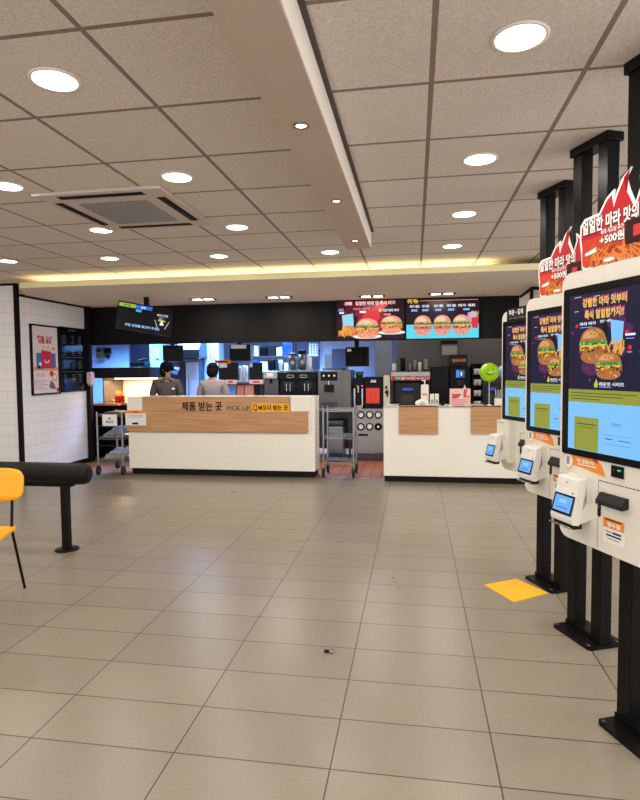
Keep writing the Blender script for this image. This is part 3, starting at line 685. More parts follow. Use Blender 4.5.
b.disc(.13, hh*.30, .045, .045, y, PR, 14).disc(.2, hh*.25, .05, .06, y, mat('poster_peach', (230, 150, 130), .5), 14).disc(.2, hh*.25, .028, .034, y-.0007, MWH, 14)
b.prism([(.06, hh*.12), (.12, hh*.21), (.2, hh*.13), (.22, hh*.07), (.1, hh*.08)], y-.0007, y, PGR); b.rect(.235, hw-.025, hh*.035, hh*.09, y, PR)
b.build('print', t)
t, hw, hh = wallboard('menu_board', 'black framed information board beside the red box poster', 'notice board', 7.79, 8.45, 1.15, 2.13)
b = MB()
for a in ((-hw, hw, 0, .02), (-hw, hw, hh-.02, hh), (-hw, -hw+.02, 0, hh), (hw-.02, hw, 0, hh)): b.box(a[0], a[1], -.03, 0, a[2], a[3], M_TRIM)
b.build('frame', t)
b = MB().box(-hw+.02, hw-.02, -.014, -.002, .02, hh-.02, mat('board_glass', (20, 21, 28), .08)); y = -.0145; CH = mat('chalk', (120, 122, 132), .6)
b.rect(-hw+.03, hw-.03, hh*.535, hh*.54, y, CH).rect(-hw+.03, hw-.03, hh*.31, hh*.315, y, CH).rect(-.1, .1, hh*.95, hh*.958, y, CH)
rn = random.Random(9)
for r0 in (.8, .62, .42, .2):
    for i in range(5):
        for cxx in (-.2, 0.02, .2):
            wv = rn.uniform(.03, .08); b.rect(cxx-wv, cxx+wv*.6, hh*(r0+.06-.028*i), hh*(r0+.066-.028*i), y, CH)
b.build('print', t)

# ================================================================== HANGING MONITOR + MENU SCREENS
TL, TR, BL, BR = atY(118, 299.7, 7.4), atY(174, 310.5, 7.75), atY(115.5, 328.7, 7.36), atY(170, 336, 7.72)
ctr = (TL+TR+BL+BR)/4; ux = ((TR-TL)+(BR-BL)).normalized(); uz = ((TL-BL)+(TR-BR)); uz = (uz-ux*uz.dot(ux)).normalized(); uy = uz.cross(ux)
W2 = ((TR-TL).length+(BR-BL).length)/4; H2 = ((TL-BL).length+(TR-BR).length)/4
t = thing('order_monitor', 'black hanging order status monitor with green and blue bars', 'monitor', ctr)
Rm = Matrix((ux, uy, uz)).transposed().to_4x4()
b = MB(); b.X = Rm; b.box(-W2, W2, -.02, .03, -H2, H2, M_BLKPL); h = b.build('housing', t, bev=.004)
b = MB(); b.X = Rm; y = -.0205
b.rect(-W2+.015, W2-.015, -H2+.015, H2-.015, y, SBLK)
b.rect(-W2+.015, -W2+W2*.62, H2-.07, H2-.02, y-.0008, eml('lime_bar', (150, 190, 70))); b.rect(-W2+W2*.62, W2*.22, H2-.07, H2-.02, y-.0008, eml('blue_bar', (50, 110, 220)))
b.text('준비중', -W2+W2*.32, H2-.046, .026, y-.0016, DKB, .02).text('완료', -W2*.1, H2-.046, .026, y-.0016, WHT, .02)
b.rect(-W2*.36, -W2*.15, H2-.115, H2-.08, y, eml('blue_num', (90, 180, 250)))
b.text('주문 번호를 확인해 주세요', -W2*.05, -H2*.62, .03, y-.0008, eml('cap_blue', (150, 200, 250)), .03, width=W2*1.25)
b.text('앱으로 주문', W2*.62, H2*.42, .022, y-.0008, WHT, .02, width=.15).rect(W2*.5, W2*.72, H2*.24, H2*.29, y, BLUET)
for sg in (-1, 1):
    b.prism([(W2*.62+sg*.10, H2*.02), (W2*.62+sg*.094, H2*.02), (W2*.62+sg*.045, -H2*.55), (W2*.62+sg*.051, -H2*.55)], y-.0008, y, WHT)
b.prism([(W2*.62-.06, H2*.02), (W2*.62-.03, H2*.2), (W2*.62+.02, H2*.1), (W2*.62+.06, H2*.02), (W2*.62+.03, -H2*.04), (W2*.62-.03, -H2*.04)], y-.0008, y, eml('gold2', (200, 170, 60)))
b.prism([(W2*.62-.008, H2*.02), (W2*.62+.008, H2*.02), (W2*.62+.03, -H2*.3), (W2*.62-.03, -H2*.3)], y-.0016, y-.0009, WHT)
b.build('screen', h)
O = ctr
MB(O).box(ctr.x-.03, ctr.x+.03, ctr.y+.04, ctr.y+.09, ctr.z+.05, ZS, M_METALB).box(ctr.x-.05, ctr.x+.05, ctr.y+.0, ctr.y+.09, ctr.z-.04, ctr.z+.1, M_METALB).build('ceiling_mount', t)

def menu_screen(x0, x1, y0, y1, label, kind):
    X0, X1, Z0, Z1 = PB(x0, y0, x1, y1, YF-.05)
    t = thing('menu_screen', label, 'screen', ((X0+X1)/2, YF-.05, Z0), 0, 'menu screens above the kitchen')
    hw, H = (X1-X0)/2, Z1-Z0
    hs = MB().box(-hw, hw, 0, .05, 0, H, M_BLKPL).build('housing', t)
    b = MB(); y = -.0005; i0 = .012
    if kind == 0:
        b.rect(-hw+i0, hw-i0, i0, H-i0, y, DKM, .0004)
        for cx, cz, r, m in ((-.1, .3, .34, MROON), (-.02, .32, .22, eml('crimson', (150, 16, 50))), (.02, .34, .13, MRED)): b.disc(cx, H*cz/.6*1.0, r, r*.8*min(1, H*.55/(r*.8+.001)), y-.0005, m, 24, t=.0003); y -= .0004
        b.prism([(hw*.3, H-.03), (hw*.6, H-.05), (-.02, H*.45), (-.15, H*.5)], y-.0008, y, MRED)
        y -= .001
        b.rect(-hw*.76, -hw*.5, H*.86, H*.96, y, SCRED); b.text('신제품', -hw*.63, H*.91, .036, y-.001, WHT, .03, width=.1)
        b.text('얼얼한 마라 맛 특식 버거', hw*.15, H*.91, .048, y-.001, eml('menu_peach', (255, 200, 180)), .035, width=hw*1.15)
        b.text('마라 버거', hw*-.25, H*.77, .03, y-.001, PINKB, .03, width=.24); b.rect(-hw*.3, -hw*.12, H*.67, H*.72, y, WHT); b.text('세트', -hw*.85, H*.75, .04, y-.001, BLUET, .03, width=.09); b.rect(-hw*.9, -hw*.76, H*.66, H*.7, y, WHT)
        b.text('치킨 마라 버거', hw*.6, H*.72, .032, y-.001, WHT, .03, width=.24); b.disc(hw*.3, H*.73, .025, .03, y, CHS, 10); b.rect(hw*.4, hw*.6, H*.6, H*.64, y, PINKB)
        b.prism([(-hw*.82, H*.62), (-hw*.5, H*.66), (-hw*.46, H*.3), (-hw*.78, H*.26)], y-.0008, y, eml('paleblue', (150, 215, 235)))
        b.prism([(-hw*.48, H*.6), (-hw*.36, H*.6), (-hw*.36, H*.3), (-hw*.48, H*.3)], y-.0012, y, DKB)
        b.prism([(-hw*.95, H*.1), (-hw*.7, H*.36), (-hw*.4, H*.34), (-hw*.4, H*.1)], y-.001, y, eml('fry_orange', (224, 110, 50))); fries(b, -hw*.66, H*.2, .22, .14, y-.001, FRY, 16, 4, 2)
        b.disc(hw*.62, H*.17, hw*.4, .03, y-.001, WHT, 20); b.disc(-hw*.08, H*.08, hw*.42, .035, y-.001, WHT, 20)
        burger(b, -hw*.08, H*.28, .34, .30, y-.003, PINKB, eml('bun_lit', (255, 205, 170)), eml('patty_lit', (225, 120, 90))); burger(b, hw*.62, H*.36, .31, .27, y-.003, PINKB, eml('bun_lit', (255, 205, 170)), eml('patty_lit', (225, 120, 90)))
    else:
        b.rect(-hw+i0, hw-i0, i0, H-i0, y, eml('plum', (34, 12, 26)), .0004); b.rect(-hw+i0, hw-i0, i0, H*.36, y-.0005, CYAN, .0004); y -= .0012
        b.text('추천 메뉴', -hw*.8, H*.93, .05, y-.001, CHS, .04, width=.16); b.rect(-hw*.6, hw*.95, H*.925, H*.94, y, eml('gold_line', (200, 140, 90)))
        for cx, wv in ((-.75, .14), (-.45, .1), (-.1, .13), (.25, .13), (.66, .24)):
            b.text('버거 세트', cx*hw, H*.80, .034, y-.001, WHT, .03, width=wv); b.rect(cx*hw-.05, cx*hw+.04, H*.68, H*.73, y, BLUET)
        b.prism([(hw*.68, H*.62), (hw*.92, H*.66), (hw*.92, H*.4), (hw*.7, H*.4)], y-.0008, y, eml('lilac', (190, 170, 220)))
        b.prism([(hw*.78, H*.5), (hw*.97, H*.52), (hw*.95, H*.24), (hw*.8, H*.26)], y-.0016, y, MRED); fries(b, hw*.88, H*.56, .1, .09, y-.001, CHS, 9, 3, 1)
        for cx in (-.53, .0, .52): burger(b, cx*hw, H*.34, .25, .29, y-.003, eml('bun_rose', (226, 150, 130)), eml('bun_lit', (255, 205, 170)), eml('patty_rose', (190, 90, 90)))
    b.build('screen', hs)
menu_screen(336, 404.6, 299.5, 339.6, 'menu screen showing two burgers on a red background', 0)
menu_screen(405.6, 479.6, 297.5, 339, 'menu screen showing three burgers on a turquoise band', 1)
#KITCHEN
# ================================================================== KITCHEN
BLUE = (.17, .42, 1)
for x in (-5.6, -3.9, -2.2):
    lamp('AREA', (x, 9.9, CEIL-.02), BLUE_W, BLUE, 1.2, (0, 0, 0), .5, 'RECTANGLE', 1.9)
    b = MB((x, 9.9, CEIL)); b.box(x-.62, x+.62, 9.64, 10.16, CEIL-.012, CEIL, M_WHITE)
    struct(b, 'trim_%d' % (20+int(-x))).location = (x, 9.9, CEIL)
for x in (-2.6, -.6, 1.2): lamp('AREA', (x, 9.3, CEIL-.02), BACK_W, (1, .97, .92), .6, (0, 0, 0), .3, 'RECTANGLE')
BKT = .83                                          # back counter top
def onb(x0, y0, x1, y1, Y, z=None):
    r = list(PB(x0, y0, x1, y1, Y))
    if z is not None: r[2] = z
    return r
YB9 = 9.1
# ---- back counter units
X0 = atY(353, 420, YB9).x; X1 = atY(505, 420, YB9).x
t = thing('cup_cabinet', 'stainless back cabinet with two rows of round cup dispensers', 'cabinet', ((X0+X1)/2, 9.4, 0)); O = t.location
MB(O).box(X0, X1, YB9, 9.75, .13, BKT-.03, M_STEEL).build('body', t, bev=.004)
MB(O).box(X0-.01, X1+.01, YB9-.03, 9.8, BKT-.03, BKT, M_STEEL).build('worktop', t, bev=.004)
for x in (X0+.06, X0+.55, X1-.1): MB(O).tube([(x, YB9+.06, 0), (x, YB9+.06, .13)], .02, M_STEELD).build('leg', t)
MB(O).box(X0+.005, X1, YB9-.004, YB9, .02, .12, M_STEELD).build('plinth', t)
for cx in (361, 369.7, 378.3, 387):
    for cy in (415, 426.7):
        p = atY(cx, cy, YB9)
        d = MB(O).lathe([(.058, 0), (.058, -.03), (.048, -.03), (.042, -.008), (.042, 0)], (p.x, YB9, p.z), M_BLKPL, 20, 'y'); dd = MB(O)
        ring = MB(O); ring.lathe([(.06, 0), (.06, -.02), (.05, -.022), (.046, -.004), (.0001, -.004)], (p.x, YB9, p.z), M_BLKPL, 20, 'y'); q = ring.build('cup_dispenser', t)
        r = .042 if (cx, cy) != (378.3, 426.7) else .02
        MB(O).lathe([(r, -.004), (r*.9, -.022), (r*.8, -.03), (r*.6, -.026), (.0001, -.024)], (p.x, YB9, p.z), M_CUP, 16, 'y').build('cup_base', q)
x0, x1, z0, z1 = PB(358.5, 433.8, 368, 436, YB9); MB(O).box(x0, x1, YB9-.006, YB9, z0, z1, M_INK).build('door_handle', t)
X0 = atY(268, 420, YB9).x; X1 = atY(352, 420, YB9).x
t = thing('steel_table', 'stainless steel machine table behind the gap between the counters', 'table', ((X0+X1)/2, 9.4, 0)); O = t.location
MB(O).box(X0, X1, YB9-.02, 9.8, BKT-.04, BKT, M_STEEL).build('tabletop', t, bev=.004)
for x in (X0+.04, X1-.04):
    for y in (YB9+.03, 9.72): MB(O).tube([(x, y, 0), (x, y, BKT-.04)], .018, M_STEELD).build('leg', t)
MB(O).box(X0+.02, X1-.02, 9.72, 9.74, .1, BKT-.04, M_STEELD).build('back_panel', t)
# under the table: bin and crate
x0, x1, z0, z1 = PB(328, 420, 344, 451, 9.2)
t = thing('waste_bin', 'stainless swing-top bin under the table behind the cart', 'bin', ((x0+x1)/2, 9.3, 0)); O = t.location
MB(O).box(x0, x1, 9.16, 9.46, 0.0, z1-.1, M_STEEL).build('body', t, bev=.02); MB(O).box(x0-.005, x1+.005, 9.15, 9.47, z1-.1, z1, M_STEELD).build('lid', t, bev=.03)
x0, x1, z0, z1 = PB(328, 449, 341, 455, 8.95)
b = MB().box(x0, x1, 8.86, 9.1, 0, .02, M_BLUEPL)
for a in ((x0, x0+.015, 8.86, 9.1), (x1-.015, x1, 8.86, 9.1), (x0, x1, 8.86, 8.875), (x0, x1, 9.085, 9.1)): b.box(*a, 0, .11, mat('crate_blue', (24, 44, 84), .5))
single(b, 'crate', 'low dark blue plastic crate on red tiles in front of the bin', 'crate')

# ---- machines on the back counter
def machine(name, label, cat, x0, y0, x1, Y, dep, z=BKT):
    a, b_, c, d = PB(x0, y0, x1, 405, Y)
    t = thing(name, label, cat, ((a+b_)/2, Y+dep/2, z)); return t, a, b_, d, Vector(t.location)
# espresso machine
t, a, c, zt, O = machine('coffee_machine', 'wide black two-bay coffee machine with steel jugs on top', 'coffee machine', 278.5, 372, 316.5, YB9, .5)
MB(O).box(a, c, YB9+.06, YB9+.5, BKT, zt, M_BLKPL).build('body', t, bev=.012)
MB(O).box(a, c, YB9, YB9+.07, zt-.13, zt, M_BLKPL).build('control_head', t, bev=.01)
MB(O).box(a, c, YB9-.02, YB9+.08, BKT, BKT+.17, M_STEELD).build('drip_base', t, bev=.01)
for k in (.25, .73):
    xx = a+(c-a)*k; MB(O).box(xx-.085, xx+.085, YB9+.05, YB9+.062, BKT+.20, zt-.15, M_GLASSW).build('bay_window', t)
    MB(O).tube([(xx-.03, YB9+.03, BKT+.4), (xx-.03, YB9+.03, BKT+.28)], .011, M_CHROME, 8).tube([(xx+.03, YB9+.03, BKT+.4), (xx+.03, YB9+.03, BKT+.28)], .011, M_CHROME, 8).build('nozzle', t)
    MB(O).prism(rrect(xx-.06+.04*(1 if k < .5 else -1), xx+.06+.04*(1 if k < .5 else -1), zt-.09, zt-.045, .022), YB9-.004, YB9, M_CHROME).prism(rrect(xx-.055+.04*(1 if k < .5 else -1), xx+.055+.04*(1 if k < .5 else -1), zt-.085, zt-.05, .017), YB9-.006, YB9, M_BLKPL).build('button_panel', t)
x0, x1, z0, z1 = PB(282.5, 368, 315, 371.5, YB9+.2)
tz = zt
tr = MB().box(x0, x1, YB9+.05, YB9+.42, tz+.001, tz+.03, M_STEEL); single(tr, 'tray', 'shallow steel tray lying on the black coffee machine', 'tray', bev=.008)
def canister(x0, y0, x1, Y, z, m, name, label, lid=None, cat='container', group=None, taper=1., lidh=.03):
    a, c, _, d = PB(x0, y0, x1, 380, Y); r = (c-a)/2
    t = thing(name, label, cat, ((a+c)/2, Y+r, z), 0, group)
    h = d-z
    MB().lathe([(r*taper, 0), (r, h-(lidh if lid else 0))], (0, 0, 0), m, 18).build('body', t)
    if lid: MB().lathe([(r*1.04, h-lidh), (r*1.04, h-.006), (r*.9, h), (.0001, h)], (0, 0, 0), lid, 18).build('lid', t)
    return t
canister(287, 353, 296, YB9+.1, tz+.031, M_STEEL, 'steel_jug', 'wide steel jug on coffee machine tray, left of the dark lidded jug', M_STEELD)
canister(297.5, 350, 305.5, YB9+.12, tz+.031, M_STEEL, 'steel_jug', 'tall steel jug with dark lid on coffee machine tray', M_BLKPL, lidh=.06)
canister(306.3, 355, 311.5, YB9+.1, tz+.031, M_CUP, 'sauce_bottle', 'cream bottle at right end of the coffee machine tray', M_CUP)
canister(278.2, 360, 282.2, YB9+.2, tz+.001, M_CUP, 'cup_stack', 'stack of white paper cups left of the steel jugs', None, taper=.85)
# small juice dispenser left of it
t, a, c, zt2, O = machine('juice_dispenser', 'small silver drink dispenser left of the black coffee machine', 'drink dispenser', 263, 371, 277.5, YB9-.05, .4)
MB(O).box(a, c, YB9+.02, YB9+.35, BKT, zt2-.13, M_STEELD).build('body', t, bev=.01); MB(O).box(a, c, YB9-.05, YB9+.35, zt2-.13, zt2, M_STEEL).build('head', t, bev=.012)
MB(O).box(a+.01, c-.01, YB9-.05, YB9+.02, BKT, BKT+.04, M_STEELD).build('drip_tray', t); MB(O).box((a+c)/2-.05, (a+c)/2+.05, YB9-.054, YB9-.049, zt2-.09, zt2-.03, M_PAPER).build('label_plate', t)
MB(O).tube([((a+c)/2, YB9-.02, zt2-.13), ((a+c)/2, YB9-.02, zt2-.2)], .015, M_BLKPL).build('nozzle', t)
# soft ice machine
t, a, c, zt3, O = machine('ice_cream_machine', 'stainless soft ice machine right of the black coffee machine', 'ice cream machine', 317.5, 370, 351, YB9-.02, .6)
MB(O).box(a, c, YB9, YB9+.58, BKT+.001, zt3, mat('machine_grey', (104, 101, 97), .4, .6)).build('body', t, bev=.015)
b = MB(O).box(a+.05, a+.32, YB9-.008, YB9, zt3-.17, zt3-.03, M_BLKPL)
for i in range(3): b.disc(a+.1+i*.085, zt3-.09, .016, .016, YB9-.008, M_CHROME, 10)
b.build('control_panel', t)
b = MB(O).box(a+.11, a+.26, YB9-.05, YB9, zt3-.35, zt3-.23, M_BLKPL).tube([(a+.185, YB9-.03, zt3-.17), (a+.185, YB9-.03, zt3-.25)], .02, M_CHROME); b.build('draw_head', t, bev=.006)
MB(O).box(a+.06, a+.31, YB9-.12, YB9, BKT+.08, BKT+.1, M_STEELD).build('drip_tray', t, bev=.004)
MB(O).box(a+.06, c-.12, YB9+.1, YB9+.4, zt3, zt3+.03, M_STEELD).build('hopper_lid', t, bev=.008)
MB(O).box(c-.14, c-.136, YB9-.004, YB9, BKT+.02, zt3-.02, M_STEELD).build('panel_seam', t)
# black bean-to-cup machine with red front brewer
t, a, c, z4, O = machine('bean_grinder_machine', 'slim black and chrome brewer left of the red fronted unit', 'coffee machine', 352.5, 376, 363.5, YB9-.02, .5)
MB(O).box(a, c, YB9+.06, YB9+.45, BKT+.001, z4-.03, M_BLKPL).build('body', t, bev=.008); MB(O).lathe([(.05, 0), (.075, .1)], ((a+c)/2, YB9+.2, z4-.03), mat('hopper_green', (60, 70, 40), .3), 16).build('hopper', t)
MB(O).box(a+.02, c-.02, YB9, YB9+.06, BKT+.001, BKT+.05, M_STEEL).build('drip_tray', t); b = MB(O)
b.tube([((a+c)/2, YB9+.03, z4-.16), ((a+c)/2, YB9+.03, z4-.26)], .022, M_CHROME).box(a+.015, a+.035, YB9+.04, YB9+.06, BKT+.05, z4-.2, M_CHROME).box(c-.035, c-.015, YB9+.04, YB9+.06, BKT+.05, z4-.2, M_CHROME); b.build('group_head', t)
b = MB(O).disc(c-.03, z4-.16, .014, .014, YB9+.06, em('pink_led', (255, 60, 200), 1.5), 10).disc(a+.07, z4-.16, .012, .012, YB9+.06, em('amber_led', (255, 150, 80), 1.2), 10); b.build('indicator', t)
t, a, c, z5, O = machine('brewer', 'black brewer with bright red front panel behind the gap', 'coffee machine', 364, 377, 383, YB9-.02, .5)
MB(O).box(a, c, YB9, YB9+.45, BKT+.001, z5, M_BLKPL).build('body', t, bev=.01)
x0, x1, z0, z1 = PB(366, 388, 379.5, 403.5, YB9-.02); b = MB(O).box(x0, x1, YB9-.012, YB9, z0, z1, M_REDORG); q = b.build('front_panel', t, bev=.004)
MB(O).box((x0+x1)/2-.03, (x0+x1)/2-.02, YB9-.02, YB9-.012, z0+.05, z1-.05, M_RED).box((x0+x1)/2+.03, (x0+x1)/2+.04, YB9-.02, YB9-.012, z0+.05, z1-.05, M_RED).build('rib', q)
x0, x1, z0, z1 = PB(370, 378.7, 376, 381.8, YB9-.02); MB(O).prism([(x0, z0-.01), (x0+.03, z0+.04), (x0+.05, z0+.01), (x0+.07, z0+.04), (x0+.09, z0+.01), (x1, z0+.04), (x1, z0-.01)], YB9-.003, YB9, M_PAPER).build('emblem', t)
t, a, c, z6, O = machine('water_tower', 'narrow cream metal tower left of the drinks dispenser', 'dispenser', 383.3, 375, 390, YB9-.02, .4)
MB(O).box(a, c, YB9, YB9+.35, BKT+.001, z6, mat('tower_cream', (200, 190, 168), .35, .3)).build('body', t, bev=.008)
b = MB(O).box(a+.03, a+.06, YB9-.03, YB9, z6-.22, z6-.17, M_INK).box(a+.05, a+.075, YB9-.03, YB9, z6-.34, z6-.24, M_INK).disc(a+.055, z6-.27, .03, .03, YB9-.03, M_INK, 12); b.build('tap', t)
# drinks dispenser
t, a, c, z7, O = machine('drinks_dispenser', 'long stainless drinks dispenser with row of red and green buttons', 'drink dispenser', 390.8, 371.5, 430.5, YB9-.02, .6)
MB(O).box(a, c, YB9+.12, YB9+.6, BKT+.001, z7, M_STEELD).build('body', t, bev=.008); MB(O).box(a, c, YB9-.02, YB9+.14, z7-.14, z7, M_STEEL).build('head', t, bev=.008)
MB(O).box(a, c, YB9-.1, YB9+.14, BKT+.001, BKT+.08, M_STEELD).build('drip_tray', t); MB(O).box(a+.02, c-.02, YB9+.115, YB9+.121, BKT+.08, z7-.14, M_BLKPL).build('splash_panel', t)
for i in range(8):
    x0, x1, z0, z1 = PB(391.7+i*4.83, 376, 395.6+i*4.83, 380.3, YB9-.03)
    MB(O).box(x0, x1, YB9-.026, YB9-.02, z0, z1, [M_RED, mat('green', (10, 140, 60), .4), mat('button_pink', (220, 90, 100), .4), M_RED, mat('button_pink', (220, 90, 100), .4), mat('button_rose', (200, 50, 70), .4), mat('button_rose', (200, 50, 70), .4), M_RED][i]).rect(x0+.012, x1-.012, z0+.02, z1-.025, YB9-.0262, M_PAPER if i != 0 else M_RED).build('button', t)
    MB(O).tube([((x0+x1)/2, YB9+.04, z7-.14), ((x0+x1)/2, YB9+.04, z7-.2)], .012, M_BLKPL, 8).build('nozzle', t)
# shelf rim and stacked cups on the dispenser
for i, (x0_, y0_, x1_, m, l) in enumerate(((392, 363.5, 396.5, M_CUP, 'white cup stack at left end on the drinks dispenser'), (400, 358, 405.5, M_BLKPL, 'black cup stack on the drinks dispenser'), (408, 363, 411.5, M_STEEL, 'steel cup stack right of the black stack on the drinks dispenser'),
      (413, 360, 416.8, M_STEEL, 'tall steel cup stack in middle of the drinks dispenser top'), (418, 362, 421.5, M_CUP, 'pale cup stack between two steel stacks on the drinks dispenser'), (423.5, 359, 428.5, M_STEEL, 'wide steel cup stack at right end on the drinks dispenser'))):
    a_, c_, _, d_ = PB(x0_, y0_, x1_, 371, YB9+.15); r = (c_-a_)/2
    b = MB(); n = 5; h = d_-z7-.001; pr = []
    for k in range(n): pr += [(r*.86+r*.1*k/n, h*k/n), (r*.9+r*.1*k/n, h*(k+.8)/n), (r*.98, h*(k+.82)/n), (r*.98, h*(k+.97)/n)]
    b.lathe(pr, ((a_+c_)/2, YB9+.15+r, z7+.001), m, 14); single(b, 'cup_stack', l, 'cups', 'cup stacks on the drinks dispenser')
# machines further right
t, a, c, z8, O = machine('ice_bin', 'plain black upright box right of the drinks dispenser', 'machine', 431, 367, 449, YB9-.1, .5)
MB(O).box(a, c, YB9-.08, YB9+.4, BKT+.001, z8, M_BLKPL).build('body', t, bev=.012); MB(O).box(a+.01, c-.01, YB9-.085, YB9-.08, z8-.3, z8-.29, M_DKGREY).build('lid_seam', t)
t, a, c, z9, O = machine('bean_coffee_machine', 'black automatic coffee machine with lit display and tall hopper', 'coffee machine', 449.5, 366.5, 471, YB9, .5)
MB(O).box(a, c, YB9+.04, YB9+.5, BKT+.001, z9, M_BLKPL).build('body', t, bev=.012)
x0, x1, z0, z1 = PB(450.5, 354.5, 467.5, 366.5, YB9+.1); h = MB(O).box(x0, x1, YB9+.1, YB9+.4, z9, z1, M_DKGREY).build('hopper', t, bev=.01)
b = MB(O); b.text('원두커피', (x0+x1)/2, (z9+z1)/2, .045, YB9+.098, M_ORANGE, .03, width=(x1-x0)*.8); b.build('hopper_lettering', h)
x0, x1, z0, z1 = PB(456, 370, 464.5, 377.5, YB9+.04); q = MB(O).box(x0-.02, x1+.02, YB9+.02, YB9+.04, z0-.02, z1+.02, M_BLKPL).build('display', t)
b = MB(O).rect(x0, x1, z0, z1, YB9+.0195, eml('coffee_navy', (70, 90, 120))).rect(x0, x0+.05, z0, z1, YB9+.019, eml('coffee_blue', (60, 140, 240))).rect(x0+.07, x0+.09, z0+.03, z1-.03, YB9+.019, WHT); b.build('screen', q)
MB(O).box((a+c)/2-.06, (a+c)/2+.06, YB9-.04, YB9+.04, z9-.3, z9-.2, M_DKGREY).build('spout', t, bev=.008); MB(O).box(a+.03, c-.03, YB9-.08, YB9+.04, BKT+.001, BKT+.04, M_STEELD).build('drip_tray', t)
# cup rack
t, a, c, z10, O = machine('cup_rack', 'black rack holding white cups right of the coffee machine', 'rack', 472.5, 364, 483, YB9, .35)
b = MB(O).box(a, a+.012, YB9, YB9+.3, BKT+.001, z10, M_BLKPL).box(c-.012, c, YB9, YB9+.3, BKT+.001, z10, M_BLKPL).box(a, c, YB9+.29, YB9+.3, BKT+.001, z10, M_BLKPL); b.build('frame', t)
lev = [BKT+.02+(z10-BKT-.02)*k/4 for k in range(5)]
for k in range(5): MB(O).box(a, c, YB9, YB9+.3, lev[k]-.006, lev[k]+.006, M_BLKPL).build('shelf', t)
nn = 0
for k in range(4):
    for j in range(2):
        xx = a+(c-a)*(.29+.42*j); b = MB().lathe([(.027, 0), (.036, .085), (.038, .09), (.034, .09), (.0001, .08)], (xx, YB9+.06, lev[k]+.007), M_CUP, 12)
        single(b, 'paper_cup', '%s white cup on the %s shelf of the black rack' % (('left', 'right')[j], ('lowest', 'second lowest', 'second highest', 'highest')[k]), 'cup', 'white cups in the rack')
# grey wall-mounted paper board
x0, x1, z0, z1 = PB(442, 343.5, 457, 355, 9.85)
b = MB().box(x0, x1, 9.86, 9.9, z0, z1, mat('dull_grey', (150, 142, 134), .6)).box(x0-.01, x1+.01, 9.84, 9.9, z1-.01, z1+.05, M_BLKPL).box(x0+.01, x1-.01, 9.855, 9.86, z0+.05, z0+.06, M_GREYPL); single(b, 'paper_towel_holder', 'grey square dispenser with black top on grey kitchen wall', 'dispenser')
b = MB(); x0, x1, z0, z1 = PB(440, 355.5, 450, 366, 9.85)
for k in range(4): b.box(x0+.03, x1-.01, 9.885, 9.9, z0+(z1-z0)*k/4, z0+(z1-z0)*(k+.6)/4, M_STEELD)
single(b, 'wall_notice', 'small grey notice strips under the grey wall dispenser', 'notice')

# ---- things standing on the till counter
ZT = .966
def pos(name, label, x0, y0, x1, y1, Y, neck0, neck1):
    a, c, z0, z1 = PB(x0, y0, x1, y1, Y)
    t = thing(name, label, 'till screen', ((a+c)/2, Y+.05, ZT), 0, 'till screens on the till counter'); O = t.location
    MB(O).box(a, c, Y, Y+.035, z0, z1, M_DKGREY).build('housing', t, bev=.008)
    n0, n1, _, _ = PB(neck0, y0, neck1, y1, Y)
    MB(O).prism([(n0, ZT), (n1, ZT), (n1-.01, z0+.1), (n0+.01, z0+.1)], Y-.03, Y, mat('stand_grey', (58, 54, 50), .5)).build('stand', t, bev=.004)
    MB(O).box(n0-.02, n1+.02, Y-.06, Y+.14, ZT, ZT+.012, M_DKGREY).build('base', t)
    e = PB(neck0+2, y0, neck1-1, y1, Y); MB(O).box(e[0], e[1], Y-.008, Y, z1-.095, z1-.06, M_BLUEPL).build('blue_label', t); return t
pos('till_screen', 'black till screen with blue label, behind left wooden counter panel', 396, 383.5, 420, 402, 7.85, 400.5, 414)
pos('till_screen', 'black till screen beside the green balloon', 483, 383, 503.5, 402, 7.85, 486, 497)
a, c, z0, z1 = PB(421, 384.5, 428.7, 398, 7.8); 
t = thing('sanitizer_bottle', 'white pump bottle with orange print beside the till screen', 'bottle', ((a+c)/2, 7.86, ZT)); hw = (c-a)/2
MB().prism(rrect(-hw, hw, 0, z1-ZT, .02), -.03, .03, M_CUP).build('body', t, bev=.008); MB().tube([(0, 0, z1-ZT), (0, 0, z1-ZT+.045)], .008, M_CUP, 8).box(-.04, .01, -.008, .008, z1-ZT+.045, z1-ZT+.06, M_CUP).build('pump', t)
MB().rect(-hw*.6, hw*.6, .13, .16, -.0305, M_ORANGE).rect(-hw*.7, hw*.7, .06, .09, -.0305, M_PAPER).build('print', t)
p = atY(422.5, 402, 7.72)
b = MB(); rn = random.Random(4)
for i in range(7): b.ell((p.x-.06+.02*i+rn.uniform(-.01, .01), 7.70+rn.uniform(-.03, .03), ZT+.035+.02*math.sin(PI*i/6)), (.03, .03, .036), M_PAPER, 10, 6)
single(b, 'napkin_heap', 'white crumpled napkin heap before the pump bottle', 'napkins')
for i, xx in enumerate((432, 436.8)):
    a, c, z0, z1 = PB(xx-2, 394, xx+2, 407, 7.75); r = (c-a)/2
    t = thing('straw_box', ['left cream straw carton right of the napkin heap', 'right cream straw carton right of the napkin heap'][i], 'box', ((a+c)/2, 7.78, ZT))
    MB().box(-r, r, -r, r, 0, z1-ZT, M_CUP).build('body', t, bev=.003); MB().box(-r*.6, r*.6, -r-.002, -r, .03, .08, M_GREYPL).build('print', t)
p = atY(442.5, 405, 7.75); b = MB().ell((p.x, 7.75, ZT+.022), (.03, .03, .022), M_BLKPL, 14, 8).tube([(p.x, 7.75, ZT+.04), (p.x, 7.75, ZT+.055)], .006, M_BLKPL, 8); single(b, 'call_bell', 'small black call bell between straw cartons and flyer stand', 'bell')
a, c, z0, z1 = PB(449.3, 387, 470, 411, 7.62)
t = thing('flyer_stand', 'upright flyer with pink food picture standing on till counter', 'flyer', ((a+c)/2, 7.55, ZT)); hw = (c-a)/2; H = z1-ZT
hh = H*.93
